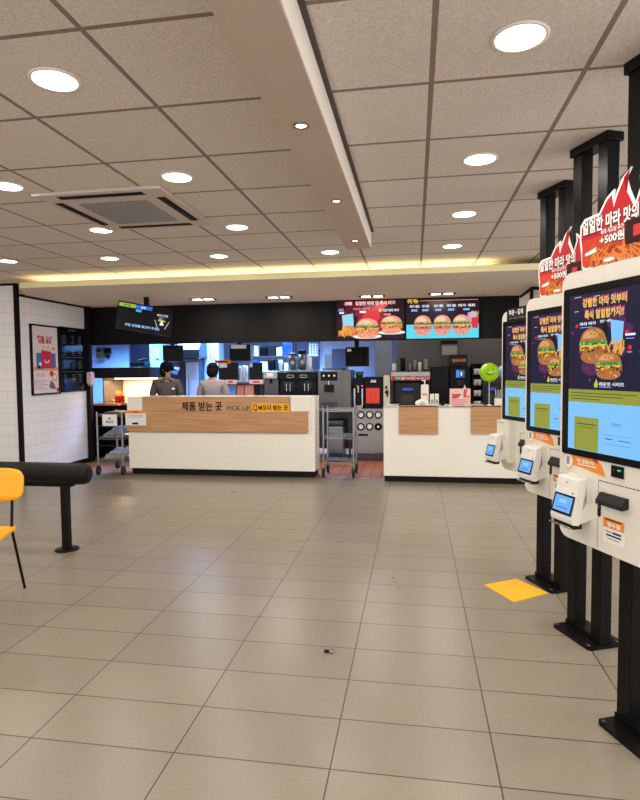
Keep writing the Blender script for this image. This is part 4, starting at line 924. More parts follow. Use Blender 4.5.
MB().box(-hw, hw, 0, .004, 0, hh, mat('flyer_pink', (236, 190, 180), .5)).prism([(-hw*.1, hh), (hw*.1, hh), (hw*.3, hh+.0), (hw*.45, hh+.05), (hw*.6, hh)], 0, .004, mat('flyer_pink', (236, 190, 180), .5)).build('sheet', t)
MB().box(-hw*.6, hw*.6, 0, .1, 0, .006, M_CUP).prism([(0.004, 0.006), (.09, .006), (.01, hh*.6)], -.01, .01, M_CUP, 'yz').build('foot', t)
b = MB(); y = -.0005
b.rect(-hw*.95, hw*.95, hh*.42, hh*.97, y, mat('flyer_rose', (240, 205, 190), .5)); y -= .001
b.disc(-hw*.35, hh*.66, hw*.42, hh*.2, y, mat('flyer_red', (206, 80, 80), .5), 16).disc(-hw*.35, hh*.74, hw*.34, hh*.1, y-.0008, mat('flyer_rose', (240, 205, 190), .5), 16).disc(-hw*.35, hh*.66, hw*.44, hh*.04, y-.0016, M_RED, 16)
b.prism([(hw*.3, hh*.5), (hw*.55, hh*.5), (hw*.7, hh*.95), (hw*.35, hh*.97)], y-.0008, y, mat('flyer_red', (206, 80, 80), .5)).disc(hw*.75, hh*.55, hw*.2, hh*.08, y-.001, M_ORANGE, 12).disc(hw*.1, hh*.52, hw*.2, hh*.06, y-.001, M_PAPER, 12).disc(-hw*.6, hh*.5, hw*.3, hh*.05, y-.001, M_RED, 12)
b.rect(-hw*.8, hw*.8, hh*.36, hh*.39, y, mat('flyer_red', (206, 80, 80), .5))
for k in range(3): b.rect(-hw*.8, hw*(.8-.2*k), hh*(.27-.08*k), hh*(.29-.08*k), y, mat('flyer_red', (206, 80, 80), .5))
b.build('print', t)
# balloons on sticks
def balloon(px_, py_, rpx, Y, m, label, face):
    p = atY(px_, py_, Y); r = rpx*Y/FPX*1.01
    t = thing('balloon', label, 'balloon', (p.x, Y, ZT), 0, 'balloons at the till')
    h = p.z-ZT
    q = MB().ell((0, 0, h), (r, r*.95, r*1.0), m, 24, 16).lathe([(.012, h-r-.012), (.004, h-r+.004)], (0, 0, 0), m, 10).build('skin', t)
    if face:
        yy = -r*.95; f = MB().disc(-.03, h+.03, .007, .012, yy*.96, M_INK, 10).disc(.03, h+.03, .007, .012, yy*.96, M_INK, 10); 
        pts = [(-.05*math.cos(PI*i/10), h+.0-.03*math.sin(PI*i/10)) for i in range(11)]; f.tube([(x, -math.sqrt(max(r*r*.9-x*x-(z-h)**2, 0))-.004, z) for x, z in pts], .004, M_INK, 6); f.build('face', q)
    MB().tube([(0, 0, .02), (0, 0, h-r)], .004, M_CUP, 8).build('stick', t)
    MB().lathe([(.035, 0), (.035, .01), (.01, .02)], (0, 0, 0), M_CUP, 14).build('base', t)
balloon(489.3, 372.3, 9.1, 7.7, M_GREENB, 'lime green balloon with a smiling face on a stick at the till', True)
balloon(503.5, 371.5, 6.0, 8.0, M_BLUEB, 'pale blue balloon half hidden behind the farthest kiosk', False)
a, c, z0, z1 = PB(495, 399, 501.5, 407, 7.65)
t = thing('straw_cup', 'white holder with upright straws right of the green balloon', 'holder', ((a+c)/2, 7.68, ZT)); r = (c-a)/2
MB().box(-r, r, -r, r, 0, .1, M_CUP).build('holder', t, bev=.004)
for k in (-1, 0, 1): MB().tube([(k*.02, 0, .05), (k*.03, 0, .21)], .004, M_PAPER, 6).build('straw', t)

# ---- suspended monitors in the kitchen
def back_monitor(x0, y0, x1, y1, Y, label, rotz=0, top=True, paper=None, stand=None, dep=.06):
    a, c, z0, z1 = PB(x0, y0, x1, y1, Y); w_ = (c-a)/2; h_ = (z1-z0)/2
    t = thing('kitchen_monitor', label, 'monitor', ((a+c)/2, Y, (z0+z1)/2), rotz, 'kitchen monitors')
    MB().box(-w_, w_, 0, dep*.5, -h_, h_, M_BLKPL).box(-w_*.6, w_*.6, -dep*.5, 0, -h_*.6, h_*.6, M_BLKPL).build('housing', t, bev=.008)
    if top: MB().box(-.025, .025, -.02, .03, h_, CEIL-(z0+z1)/2, M_METALB).build('ceiling_pole', t)
    if paper:
        MB().rect(w_*paper[0], w_*paper[1], h_*paper[2], h_*paper[3], -dep*.5-.001, em('kitchen_paper', (150, 205, 240), .0) if False else M_PAPER).build('paper', t)
    if stand is not None: MB().box(-.03, .03, -.01, .03, stand-(z0+z1)/2, -h_, M_METALB).box(-.1, .1, -.06, .08, stand-(z0+z1)/2, stand-(z0+z1)/2+.012, M_METALB).build('stand', t)
    return t
back_monitor(344, 347, 369.5, 366.5, 9.0, 'black kitchen monitor on a pole under the red burger menu screen', -.35, True, (-.75, -.4, .55, .8))
back_monitor(229.5, 344.5, 250, 361, 9.3, 'black kitchen monitor high up with pale papers, above the cups', 0, True, (-.8, .7, .5, .95))
back_monitor(163.5, 345, 182.5, 361, 9.3, 'black kitchen monitor high above the worker in the cap', .3, True)

# ---- order assembly shelf behind the second worker
x0, x1, z0, z1 = PB(216, 380, 262, 397, 9.2)
t = thing('assembly_unit', 'two-tier steel order assembly unit with pink label rails', 'shelf unit', ((x0+x1)/2, 9.5, 0)); O = t.location
ZA1 = z1-.02
MB(O).box(x0, x1, 9.2, 9.8, .86, .90, M_STEEL).build('lower_shelf', t, bev=.004); MB(O).box(x0, x1, 9.2, 9.8, ZA1-.03, ZA1, M_STEEL).build('upper_shelf', t, bev=.004)
for x in (x0+.02, x1-.02):
    for y in (9.23, 9.77): MB(O).tube([(x, y, 0), (x, y, ZA1-.03)], .016, M_STEELD).build('post', t)
MB(O).box(x0+.02, x1-.02, 9.75, 9.76, .9, ZA1-.03, mat('copper_pink', (206, 130, 110), .4)).build('back_panel', t)
for p0, p1 in ((225, 236.5), (249.5, 263.5)):
    a, c, e, f = PB(p0, 379.8, p1, 384, 9.18); s_ = MB(O).box(a, c, 9.17, 9.2, e, f, mat('label_pink', (240, 196, 192), .5)).build('label_rail', t)
    MB(O).rect(a+.06, c-.06, e+.02, f-.02, 9.1695, M_RED).build('label_print', s_)
for p0, p1, m in ((226.5, 236, M_BLUEB), (237, 244, mat('copper_pink', (206, 130, 110), .4)), (245, 254, mat('salmon', (226, 150, 130), .5)), (255, 262, M_DKGREY)):
    a, c, e, f = PB(p0, 385, p1, 396, 9.3)
    nm = {226.5: 'blue plastic box on the lower assembly shelf', 237: 'copper coloured box on the lower assembly shelf', 245: 'salmon pink box on the lower assembly shelf', 255: 'dark grey box at right end of the lower assembly shelf'}[p0]
    b = MB().box(a, c, 9.28, 9.5, .901, f, m).box(a-.004, c+.004, 9.276, 9.504, f-.02, f, m); single(b, 'storage_box', nm, 'box', 'boxes on the assembly shelf', bev=.006)
for p0, p1, pp, l in ((218, 237.5, (-.9, -.1, .45, .95), 'wide dark screen on assembly shelf behind the second worker'), (249, 262, (-.95, -.5, .5, .95), 'wide dark screen on assembly shelf left of the juice dispenser')):
    a, c, e, f = PB(p0, 362.5, p1, 379.3, 9.25); w_ = (c-a)/2
    t = thing('order_screen', l, 'monitor', ((a+c)/2, 9.27, ZA1), 0, 'screens on the assembly shelf'); h = f-ZA1
    MB().box(-w_, w_, 0, .035, .01, h, M_DKGREY).build('housing', t, bev=.006); MB().box(-w_*.5, w_*.5, .0, .14, 0, .01, M_BLKPL).build('base', t)
    MB().rect(w_*pp[0], w_*pp[1], h/2+h/2*pp[2], h/2+h/2*pp[3], -.0005, M_PAPER).build('paper', t)
a, c, e, f = PB(215, 360, 231, 363.5, 9.22); b = MB().box(a, c, 9.2, 9.21, e, f, M_ORANGE).rect(a+.05, c-.05, e+.018, f-.018, 9.2, M_INK).box(a+.02, a+.03, 9.21, 9.22, ZA1, f, M_STEEL); single(b, 'order_label', 'orange label strip on a rod above the second worker', 'label')
for i, (p0, p1, y0) in enumerate(((239, 241.6, 366), (241.9, 244.6, 365.2), (244.9, 247.6, 365.8))):
    a, c, e, f = PB(p0, y0, p1, 379, 9.3); r = (c-a)/2
    b = MB().lathe([(r*.75, 0), (r, f-ZA1), (r*.9, f-ZA1), (r*.6, .02)], ((a+c)/2, 9.32, ZA1+.001), M_CUP, 14); single(b, 'cup_stack', ('left', 'middle', 'right')[i]+' of three tall white cup stacks between the dark screens', 'cups', 'white cups between the screens')

# ---- fry station at the left
FY = 9.0
x0, x1, z0, z1 = PB(104, 378, 150, 403, FY)
t = thing('fry_station', 'brightly lit fry holding station with warm lamps and dark hood', 'fry station', ((x0+x1)/2, FY+.35, 0)); O = t.location
M_WARM = mat('warm_liner', (236, 206, 176), .4)
xl = atY(88, 400, FY).x
MB(O).box(xl, x1, FY, FY+.7, .0, z0-.03, M_BLKPL).build('cabinet', t); MB(O).box(xl, x1, FY-.04, FY+.7, z0-.03, z0, M_STEEL).build('holding_bed', t)
MB(O).box(x0, x1, FY+.66, FY+.7, z0, z1, M_WARM).build('back_panel', t); MB(O).box(x0-.02, x0, FY, FY+.7, z0, z1, M_STEELD).build('side_panel', t)
hz = PB(92, 367.5, 148, 378, FY)
MB(O).box(hz[0], x1, FY, FY+.7, z1, hz[3], M_DKGREY).build('hood', t, bev=.006)
MB(O).box(x0+.03, x1-.03, FY+.3, FY+.36, z1-.025, z1-.002, em('heat_lamp', (255, 214, 160), 5)).build('heat_lamp', t)
lamp('AREA', ((x0+x1)/2, FY+.33, z1-.04), FRY_W, (1, .72, .5), .6, (0, 0, 0), .1, 'RECTANGLE')
sh = PB(88, 402.5, 120, 405.5, FY-.1); MB(O).box(xl, sh[1], FY-.16, FY-.04, z0-.035, z0-.005, mat('warm_shelf', (236, 120, 50), .5)).build('front_ledge', t)
lh = [.2, .52]
for z in lh: MB(O).box(xl, x1, FY-.14, FY, z, z+.02, M_STEELD).build('lower_shelf', t)
YEL2 = mat('fry_yellow', (246, 200, 100), .5)
for i, (p0, p1, l) in enumerate(((115, 117.8, 'left red carton of fries in the lit station'), (118.2, 121.2, 'middle red carton of fries in the lit station'), (121.5, 124.2, 'right red carton of fries in the lit station'))):
    a, c, e, f = PB(p0, 394, p1, 401.5, FY+.1); w_ = (c-a)/2; h = .12
    t = thing('fries_carton', l, 'fries', ((a+c)/2, FY+.12, z0), 0, 'fries cartons in the station')
    MB().prism([(-w_*.8, 0), (w_*.8, 0), (w_, h), (w_*.4, h*.9), (0, h*.86), (-w_*.4, h*.9), (-w_, h)], -.02, .02, M_RED).build('carton', t)
    b = MB(); rn = random.Random(i)
    for k in range(12):
        x = rn.uniform(-w_*.8, w_*.8); d = rn.uniform(-.015, .015); b.tube([(x, d, h*.5), (x*1.3, d*1.2, h+rn.uniform(.03, .1))], .005, YEL2, 5)
    f_ = b.build('fries', t); f_['kind'] = 'stuff'
b = MB(); rn = random.Random(12); cx = (x0+x1)/2
for k in range(110):
    x = rn.uniform(x0+.08, x1-.15); y = rn.uniform(FY+.2, FY+.55); zz = z0+.02+.12*max(0, 1-abs(x-cx)/.35)*rn.random(); a = rn.uniform(0, PI)
    b.tube([(x, y, zz), (x+.06*math.cos(a), y+.06*math.sin(a), zz+rn.uniform(-.015, .02))], .006, YEL2, 5)
o = single(b, 'loose_fries', 'heap of loose fries under the warm lamps', 'fries'); o['kind'] = 'stuff'
# soap dispenser on dark side wall
a, c, e, f = PB(87.3, 372, 92, 386, 8.44)
t = thing('soap_dispenser', 'pinkish white soap dispenser on black wall end left of fry station', 'soap dispenser', ((a+c)/2+.02, 8.48, e)); w_ = (c-a)/2
MB().prism(rrect(-w_, w_, .03, f-e, .03), -.09, 0, mat('soap_white', (226, 196, 188), .4)).build('body', t, bev=.01); MB().box(-w_*.6, w_*.6, -.08, -.01, 0, .03, M_GREYPL).build('lever', t); MB().disc(w_*.3, (f-e)*.8, .008, .012, -.0905, M_INK, 8).build('window', t)
# kitchen background: partition, board, equipment
a, c, e, f = PB(93, 343, 129, 367, 11.0)
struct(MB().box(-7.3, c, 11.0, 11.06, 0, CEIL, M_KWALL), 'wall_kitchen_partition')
a, c, e, f = PB(96, 347, 102.5, 358, 10.9)
t = thing('wall_box', 'brown boxed wall unit on blue-lit wall at far left', 'wall unit', ((a+c)/2, 10.97, e)); w_ = (c-a)/2
MB().box(-w_, w_, -.08, .03, 0, f-e, mat('box_brown', (140, 110, 70), .5)).build('box', t, bev=.006); MB().box(-w_*.7, w_*.7, -.085, -.08, (f-e)*.55, (f-e)*.85, M_DKGREY).build('door', t); MB().box(-w_*.7, w_*.7, -.085, -.08, (f-e)*.12, (f-e)*.4, mat('box_brown_dark', (90, 70, 46), .5)).build('vent', t)
a, c, e, f = PB(103.5, 348, 109, 358, 10.9); b = MB().box(a, c, 10.93, 10.999, (e+f)/2, f, M_BLKPL).box(a+.01, (a+c)/2+.02, 10.95, 10.999, e, (e+f)/2-.02, M_DKGREY); single(b, 'wall_phone', 'black wall phone right of the brown wall unit', 'phone')
# dark blender-like equipment on a stand
sx0, sx1, sz0, sz1 = PB(128, 376, 150, 397, 9.9)
t = thing('prep_table', 'steel prep table with shelf right of the fry station', 'table', ((sx0+sx1)/2, 10.2, 0)); O = t.location
MB(O).box(sx0, atY(147, 380, 10.2).x, 9.95, 10.29, sz1-.04, sz1, M_STEEL).build('tabletop', t)
for x in (sx0+.03, atY(147, 380, 10.2).x-.03): MB(O).box(x-.02, x+.02, 9.97, 10.27, 0, sz1-.04, M_STEELD).build('leg', t)
a, c, e, f = PB(128.5, 359, 143, 366, 10.0)
t = thing('slicer', 'black food slicer standing on the prep table', 'kitchen machine', ((a+c)/2, 10.2, sz1)); O = t.location
MB(O).box(a, c, 10.05, 10.35, e, f-.05, M_BLKPL).tube([((a+c)/2, 10.1, f-.03), (c+.02, 10.1, f)], .02, M_BLKPL).build('head', t, bev=.01); MB(O).box((a+c)/2-.05, (a+c)/2+.0, 10.1, 10.3, sz1, e, mat('brass', (190, 130, 50), .35, .6)).build('pedestal', t)
a, c, e, f = PB(140, 368.5, 147, 378, 9.98); b = MB().box(a, c, 9.98, 10.03, sz1+.001, f, mat('pale_blue', (170, 200, 240), .5)).rect(a+.03, c-.03, sz1+.04, f-.03, 9.98, mat('mid_blue', (110, 150, 215), .5)); single(b, 'menu_card', 'pale blue card standing on prep table', 'card')
def sign(px0, py0, px1, py1, Y, label):
    a, c, e, f = PB(px0, py0, px1, py1, Y); b = MB().box(a, c, Y-.012, Y, e, f, mat('exit_white', (225, 240, 225), .5)).rect(a+.03, c-.03, (e+f)/2, f-.04, Y-.012, mat('exit_green', (50, 150, 110), .5)).rect(a+.03, c-.03, e+.03, e+.06, Y-.012, mat('exit_green', (50, 150, 110), .5)); single(b, 'wall_sign', label, 'sign')
# columns and tall cabinets at the rear
def column(x0, x1, Y, dep, m, name):
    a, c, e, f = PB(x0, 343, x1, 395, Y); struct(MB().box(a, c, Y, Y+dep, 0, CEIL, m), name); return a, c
column(150, 163.5, 10.3, .3, M_KWALL, 'wall_kitchen_column'); sign(155, 348.5, 159, 358, 10.29, 'white and green sign on blue-lit column above the capped worker')
column(204.5, 219, 10.3, .3, M_KWALL, 'wall_kitchen_pier'); sign(208, 352, 212.8, 360.5, 10.29, 'white and green sign on blue-lit pier above the second worker')
a, c, e, f = PB(208, 361.5, 213, 366.5, 10.29); b = MB().box(a, c, 10.28, 10.29, e, f, M_PAPER).rect(a+.02, c-.02, e+.04, e+.05, 10.28, M_GREYPL); single(b, 'paper_note', 'white paper note below the green sign on blue-lit pier', 'note')
a, c, e, f = PB(168, 361, 198.5, 395, 10.0); xm = atY(185.5, 380, 10.0).x
t = thing('refrigerator', 'tall steel refrigerator with one dark and one bright door behind workers', 'refrigerator', ((a+c)/2, 10.3, 0)); O = t.location
MB(O).box(a, c, 10.03, 10.6, .1, f, M_STEELD).build('body', t); MB(O).box(a+.01, xm-.01, 10.0, 10.03, .15, f-.02, mat('fridge_dark', (58, 50, 56), .4)).build('door', t, bev=.004)
d_ = MB(O).box(xm+.01, c-.01, 10.0, 10.03, .15, f-.02, mat('fridge_light', (176, 196, 226), .35, .2)).build('door', t, bev=.004); MB(O).tube([(xm+.06, 9.97, 1.0), (xm+.06, 9.97, 1.4)], .012, M_CHROME, 8).build('handle', d_)
for x in (a+.05, c-.05): MB(O).tube([(x, 10.1, 0), (x, 10.1, .1)], .02, M_BLKPL).build('foot', t)
a, c, e, f = PB(171, 367, 179.5, 375, 9.98); b = MB().box(a, c, 9.985, 9.999, e+.1, f, M_PAPER).prism([(a, e+.1), (c, e+.1), (c-.06, e), (a+.03, e+.03)], 9.985, 9.999, mat('mid_blue', (110, 150, 215), .5)).rect(a+.03, a+.06, f-.06, f-.03, 9.985, M_BLUEPL); single(b, 'paper_note', 'blue and white notice on dark refrigerator door beside the cap', 'note')
# exhaust hood with a slanted face
a, c, e, f = PB(176, 344, 199, 360.5, 9.9); ff = PB(176, 344, 199, 360.5, 9.9)[3]
t = thing('exhaust_hood', 'slanted steel exhaust hood above the refrigerator', 'hood', ((a+c)/2, 10.5, f-.25)); O = t.location
MB(O).prism([(9.9, f-.25), (10.9, f-.25), (10.9, CEIL-.02), (10.5, CEIL-.02), (9.9, f-.1)], a, c, M_STEELD, 'yz').build('canopy', t); MB(O).box(a+.05, c-.05, 9.95, 10.85, f-.27, f-.25, M_STEELD).build('filter', t)
# shelving rack with boxes in the blue rear
a, c, e, f = PB(252, 343, 292, 372, 10.6)
t = thing('storage_rack', 'steel wire storage rack in the blue-lit rear behind coffee machine', 'rack', ((a+c)/2, 10.8, 0)); O = t.location
rl = [.5, 1.0, 1.40, 1.72, 2.05]
for x in (a, c):
    for y in (10.6, 11.0): MB(O).tube([(x, y, 0), (x, y, 2.15)], .015, M_STEEL, 8).build('post', t)
for z in rl: MB(O).box(a, c, 10.6, 11.0, z-.015, z, M_STEEL).build('shelf', t)
rn = random.Random(21)
cols = [('dark grey', M_DKGREY), ('white', M_PAPER), ('blue', M_BLUEPL), ('pale', M_CUP), ('black', M_BLKPL)]
for lv, nm in ((2, 'lower visible'), (3, 'upper visible')):
    x = a+.03; k = 0
    while x < c-.12:
        w_ = rn.uniform(.09, .16); h = rn.uniform(.14, .25); cn, m = cols[(k+lv) % 5]
        b = MB().box(x, x+w_, 10.62, 10.85, rl[lv]+.001, rl[lv]+h, m).box(x-.003, x+w_+.003, 10.617, 10.853, rl[lv]+h, rl[lv]+h+.02, m)
        ordn = ('first', 'second', 'third', 'fourth', 'fifth', 'sixth', 'seventh', 'eighth')[k]
        single(b, 'storage_box', '%s box, %s from left on the %s rack shelf' % (cn, ordn, nm), 'box', 'boxes on the storage rack', bev=.008); x += w_+.025; k += 1
# louvred panel and light blue wall cabinet
a, c, e, f = PB(309, 343, 318, 356, 10.8); b = MB().box(a, c, 10.8, 10.86, e, f, M_PAPER)
for i in range(7):
    for j in range(3): b.rect(a+.03+j*(c-a)*.3, a+.03+j*(c-a)*.3+(c-a)*.2, e+.03+i*(f-e)/7.5, e+.05+i*(f-e)/7.5, 10.8, M_STEELD)
b.box((a+c)/2-.02, (a+c)/2+.02, 10.86, 12.3, e+.1, f-.1, M_STEELD); single(b, 'louvred_panel', 'white louvred panel in blue-lit rear right of the steel jugs', 'panel')
a, c, e, f = PB(320, 343, 341, 405, 11.0)
t = thing('cold_store', 'pale blue walk-in cold store cabinet behind soft ice machine', 'cabinet', ((a+c)/2, 11.4, 0)); O = t.location
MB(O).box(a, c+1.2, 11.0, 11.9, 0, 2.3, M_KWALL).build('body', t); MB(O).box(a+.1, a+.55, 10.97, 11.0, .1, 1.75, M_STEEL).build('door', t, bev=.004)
a2, c2, e2, f2 = PB(332, 349, 346, 372, 10.95); MB(O).box(a2, c2, 10.94, 10.97, .1, f2, mat('steel_slate', (70, 80, 96), .4)).build('door', t)  # second door in a darker blue-grey
a, c, e, f = PB(375, 343, 392, 405, 9.95); struct(MB().box(a, c, 9.95, 10.0, 0, CEIL, mat('dull_steel', (120, 122, 130), .45, .2)), 'wall_kitchen_end')

# ---- wire carts
def wire_shelf(O, x0, x1, y0, y1, z):
    b = MB(O)
    for a in ((x0, x1, y0, y0+.008), (x0, x1, y1-.008, y1), (x0, x0+.008, y0, y1), (x1-.008, x1, y0, y1)):
        b.box(*a, z-.03, z-.024, M_CHROME); b.box(*a, z-.006, z, M_CHROME)
    n = 14
    for i in range(n+1):
        x = x0+(x1-x0)*i/n; b.box(x-.002, x+.002, y0, y1, z-.006, z-.002, M_CHROME)
        if i < n: b.box(x, x+.003, y0, y0+.004, z-.03, z, M_CHROME)
    for j in range(3): y = y0+(y1-y0)*(j+.5)/3; b.box(x0, x1, y-.003, y+.003, z-.01, z-.006, M_CHROME)
    return b
def cart(x0, x1, y0, y1, zs, label, rot=0):
    cx, cy = (x0+x1)/2, (y0+y1)/2
    t = thing('wire_cart', label, 'cart', (cx, cy, 0), rot, 'wire carts beside the pickup counter'); hx, hy = (x1-x0)/2, (y1-y0)/2; O = (0, 0, 0)
    for sx in (-1, 1):
        for sy in (-1, 1):
            px_, py_ = sx*(hx-.012), sy*(hy-.012)
            MB().tube([(px_, py_, .13), (px_, py_, zs[-1]+.03)], .013, M_CHROME, 10).build('post', t)
            c = MB().box(px_-.018, px_+.018, py_-.02, py_+.02, .105, .135, M_STEELD).box(px_-.022, px_-.017, py_-.025, py_+.025, .05, .115, M_STEELD).box(px_+.017, px_+.022, py_-.025, py_+.025, .05, .115, M_STEELD).build('caster', t)
            MB().lathe([(.03, -.015), (.056, -.013), (.056, .013), (.03, .015)], (px_, py_, .0565), M_DKGREY, 18, 'x').lathe([(.012, -.017), (.03, -.016), (.03, .016), (.012, .017)], (px_, py_, .0565), M_STEEL, 14, 'x').build('wheel', c)
    for z in zs: wire_shelf(O, -hx, hx, -hy, hy, z).build('shelf', t)
    return t
cart(-4.43, -4.03, 7.44, 8.0, (.21, .53, .86), 'chrome wire cart with small white sign, left of the pickup counter')
cart(-1.23, -.80, 7.60, 8.02, (.21, .555, .92), 'empty three-shelf chrome wire cart in gap between the counters')
a, c, e, f = PB(102, 414.5, 116.5, 426, 7.42)
b = MB().box(a, c, 7.428, 7.433, e, f, M_PAPER).text('퇴식구', (a+c)/2, e+.055, .035, 7.4275, M_INK, .03, width=.11).disc((a+c)/2, e+.105, .015, .012, 7.428, M_INK, 10); single(b, 'cart_sign', 'small white sign hung on the front of the left cart', 'sign')
# folded liners on the left cart
for z, l in ((.531, 'crumpled pale tray liners on the middle shelf of left cart'), (.211, 'crumpled pale tray liners on the bottom shelf of left cart')):
    b = MB(); nx, ny = 12, 8; rn = random.Random(int(z*100)); vs = []
    for j in range(ny+1):
        for i in range(nx+1): vs.append((-4.38+.32*i/nx, 7.5+.42*j/ny, z+.02+.10*j/ny+rn.uniform(-.012, .012)))
    fs = [(j*(nx+1)+i, j*(nx+1)+i+1, (j+1)*(nx+1)+i+1, (j+1)*(nx+1)+i) for j in range(ny) for i in range(nx)]
    b.add(vs, fs, mat('liner', (140, 132, 122), .7)); b.box(-4.37, -4.07, 7.51, 7.91, z, z+.012, M_GREYPL); single(b, 'tray_liner', l, 'tray liners')
for z in (.861,):
    b = MB().box(-4.36, -4.1, 7.55, 7.9, z, z+.02, mat('tray_brown', (110, 84, 62), .5)); single(b, 'serving_tray', 'brown serving tray on the top shelf of left cart', 'tray', bev=.006)

# ---- workers
def skin_mesh(name, verts, edges, m, parent, root=0, sub=2):
    me = bpy.data.meshes.new(name); me.from_pydata([v[:3] for v in verts], edges, []); me.materials.append(m)
    o = bpy.data.objects.new(name, me); COL.objects.link(o); o.parent = parent
    sk = o.modifiers.new('skin', 'SKIN'); sk.use_smooth_shade = True
    lay = me.skin_vertices[0].data if me.skin_vertices else None
    if lay is None:
        bpy.context.view_layer.objects.active = o; bpy.ops.mesh.customdata_skin_add(); lay = me.skin_vertices[0].data
    for i, v in enumerate(verts):
        r = v[3]; lay[i].radius = r if isinstance(r, tuple) else (r, r); lay[i].use_root = (i == root)
    sb = o.modifiers.new('subsurf', 'SUBSURF'); sb.levels = sub; sb.render_levels = sub
    return o
class Sk:
    def __init__(s): s.v = []; s.e = []
    def p(s, x, y, z, r, par=None):
        s.v.append((x, y, z, r)); i = len(s.v)-1
        if par is not None: s.e.append((par, i))
        return i
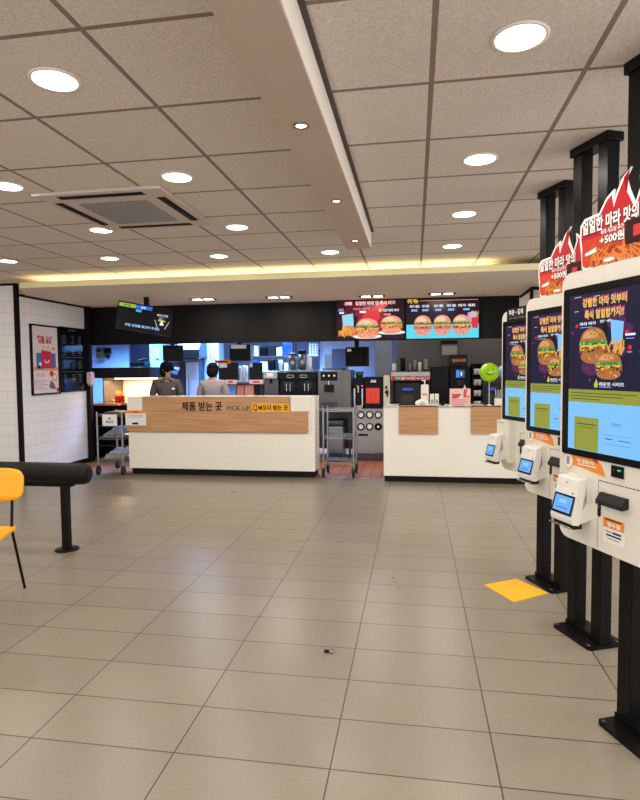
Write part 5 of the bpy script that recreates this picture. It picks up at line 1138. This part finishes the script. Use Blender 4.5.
def worker(label, loc, rot, scale, head_yaw, nod, shirt, cap):
    t = thing('person', label, 'person', loc, rot, 'workers behind the counter'); t.scale = (scale,)*3
    cy, sy = math.cos(head_yaw), math.sin(head_yaw)
    NK = Vector((0, -.01, 1.40))
    def H(x, y, z):                    # head frame: nod forward about the neck, then turn
        c, s_ = math.cos(nod), math.sin(nod); y, z = y*c-z*s_*-1*-1, z*c+y*s_*-1*-1
        y, z = (y, z)
        return Vector((NK.x+x*cy-y*sy, NK.y+x*sy+y*cy, NK.z+z))
    k = Sk()
    pel = k.p(0, 0, .88, (.135, .10)); wa = k.p(0, 0, 1.02, (.125, .09), pel); ch = k.p(0, -.005, 1.18, (.14, .10), wa); up = k.p(0, -.005, 1.30, (.10, .075), ch); nk = k.p(0, 0, 1.375, .05, up)
    h0 = k.p(*H(0, -.012, .045), .062, nk); h1 = k.p(*H(0, -.008, .10), .082, h0); h2 = k.p(*H(0, .0, .155), .078, h1); k.p(*H(0, .005, .19), .045, h2)
    n1 = k.p(*H(0, -.085, .085), .014, h1); k.p(*H(0, -.108, .072), .013, n1)
    for s in (-1, 1): e1 = k.p(*H(s*.078, .005, .09), .014, h1); k.p(*H(s*.09, .01, .10), .013, e1)
    sh = []
    for s in (-1, 1):
        a = k.p(s*.155, 0, 1.295, .052, up); b_ = k.p(s*.215, -.01, 1.07, .042, a); w0 = k.p(s*.19, -.21, .99, .027, b_); pm = k.p(s*.18, -.285, .985, (.034, .018), w0)
        sh.append((a, b_, w0))
        for f in range(4):
            xo = s*.18+(f-1.5)*.019; L_ = (.058, .068, .064, .05)[f]
            f1 = k.p(xo, -.325, .985, .0085, pm); f2 = k.p(xo, -.325-L_*.5, .975, .008, f1); k.p(xo, -.325-L_*.8, .95, .007, f2)
        t1 = k.p(s*.18-s*.035, -.27, .975, .010, pm); k.p(s*.18-s*.045, -.305, .96, .008, t1)
        hp = k.p(s*.085, 0, .82, .085, pel); kn = k.p(s*.09, -.01, .46, .058, hp); an = k.p(s*.09, .015, .09, .04, kn); k.p(s*.095, -.1, .04, .036, an)
    skin_mesh('body', k.v, k.e, M_SKIN, t)
    g = Sk(); p0 = g.p(0, 0, .90, (.155, .12)); p1 = g.p(0, 0, 1.02, (.148, .112), p0); p2 = g.p(0, -.005, 1.18, (.162, .122), p1); p3 = g.p(0, -.005, 1.295, (.118, .092), p2); g.p(0, 0, 1.345, .066, p3)
    for s in (-1, 1):
        a = g.p(s*.16, 0, 1.29, .070, p3); b_ = g.p(s*.21, -.008, 1.12, .062, a); c_ = g.p(s*.212, -.02, 1.06, .056, b_)
        g.p(s*.196, -.15, 1.012, .042, c_)
    st = skin_mesh('shirt', g.v, g.e, shirt, t)
    for s in (-1, 1):
        MB().prism([(s*.01, 1.375), (s*.07, 1.36), (s*.05, 1.31), (s*.012, 1.335)], -.105, -.085, shirt).build('collar', st)
    MB().box(.075, .12, -.140, -.132, 1.19, 1.215, M_PAPER).build('name_badge', st)
    q = Sk(); a0 = q.p(0, 0, .88, (.148, .112))
    for s in (-1, 1): b1 = q.p(s*.09, 0, .80, .1, a0); b2 = q.p(s*.092, -.01, .46, .075, b1); q.p(s*.092, .015, .1, .062, b2)
    skin_mesh('trousers', q.v, q.e, M_CLOTHB, t)
    for s in (-1, 1): MB().ell((s*.095, -.05, .045), (.05, .13, .045), M_BLKPL, 14, 8).build('shoe', t)
    hm = MB()
    def hell(c, r, m, t0=0., t1=PI, mb=None, tilt=0.):
        tmp = MB(); tmp.ell((0, 0, 0), r, m, 20, 12, t0, t1); base = Vector(c)
        vs = [H(*(Vector((v.x, v.y*math.cos(tilt)-v.z*math.sin(tilt), v.y*math.sin(tilt)+v.z*math.cos(tilt)))+base)) for v in tmp.v]
        mb.add(vs, tmp.f, m, True)
    hell((0, .012, .115), (.094, .106, .105), M_HAIR, 0, PI*.55, hm, .55); hell((0, .03, .075), (.094, .088, .10), M_HAIR, 0, PI, hm)
    hr = hm.build('hair', t)
    if cap:
        cm = MB(); hell((0, .0, .135), (.102, .114, .10), mat('cap_black', (8, 8, 9), .95), 0, PI*.52, cm, .1)
        vs = []; n = 12
        for r0, dz in ((.09, 0), (.185, -.03)):
            for i in range(n+1):
                a = -PI*.36+PI*.72*i/n; vs.append(H(math.sin(a)*(.1 if r0 < .1 else .088), -math.cos(a)*r0 - (.0 if r0 < .1 else .0), .14+dz-.02*abs(math.sin(a))))
        vs += [v+Vector((0, 0, .006)) for v in vs[:]]
        m_ = n+1; fs = []
        for i in range(n): fs += [(i, i+1, m_+i+1, m_+i), (2*m_+i, 3*m_+i, 3*m_+i+1, 2*m_+i+1), (m_+i, m_+i+1, 3*m_+i+1, 3*m_+i), (i+1, i, 2*m_+i, 2*m_+i+1)]
        cm.add(vs, fs, MATS['cap_black'], True); cm.build('cap', t)
    em_ = MB()
    for s in (-1, 1): hell((s*.032, -.079, .10), (.013, .008, .008), M_PAPER, 0, PI, em_); hell((s*.032, -.085, .10), (.006, .005, .006), M_INK, 0, PI, em_)
    em_.build('eyes', t); mm = MB(); hell((0, -.078, .042), (.022, .008, .006), mat('lips', (170, 90, 85), .5), 0, PI, mm); mm.build('mouth', t)
    return t
worker('worker in black cap and dark grey shirt looking right behind pickup counter', (-3.78, 8.36, 0), .45, .985, .85, .12, M_SHIRTD, True)
worker('bareheaded black haired worker in light grey shirt seen from behind', (-3.04, 8.38, 0), PI+.15, .975, 0.0, .1, M_SHIRTL, False)
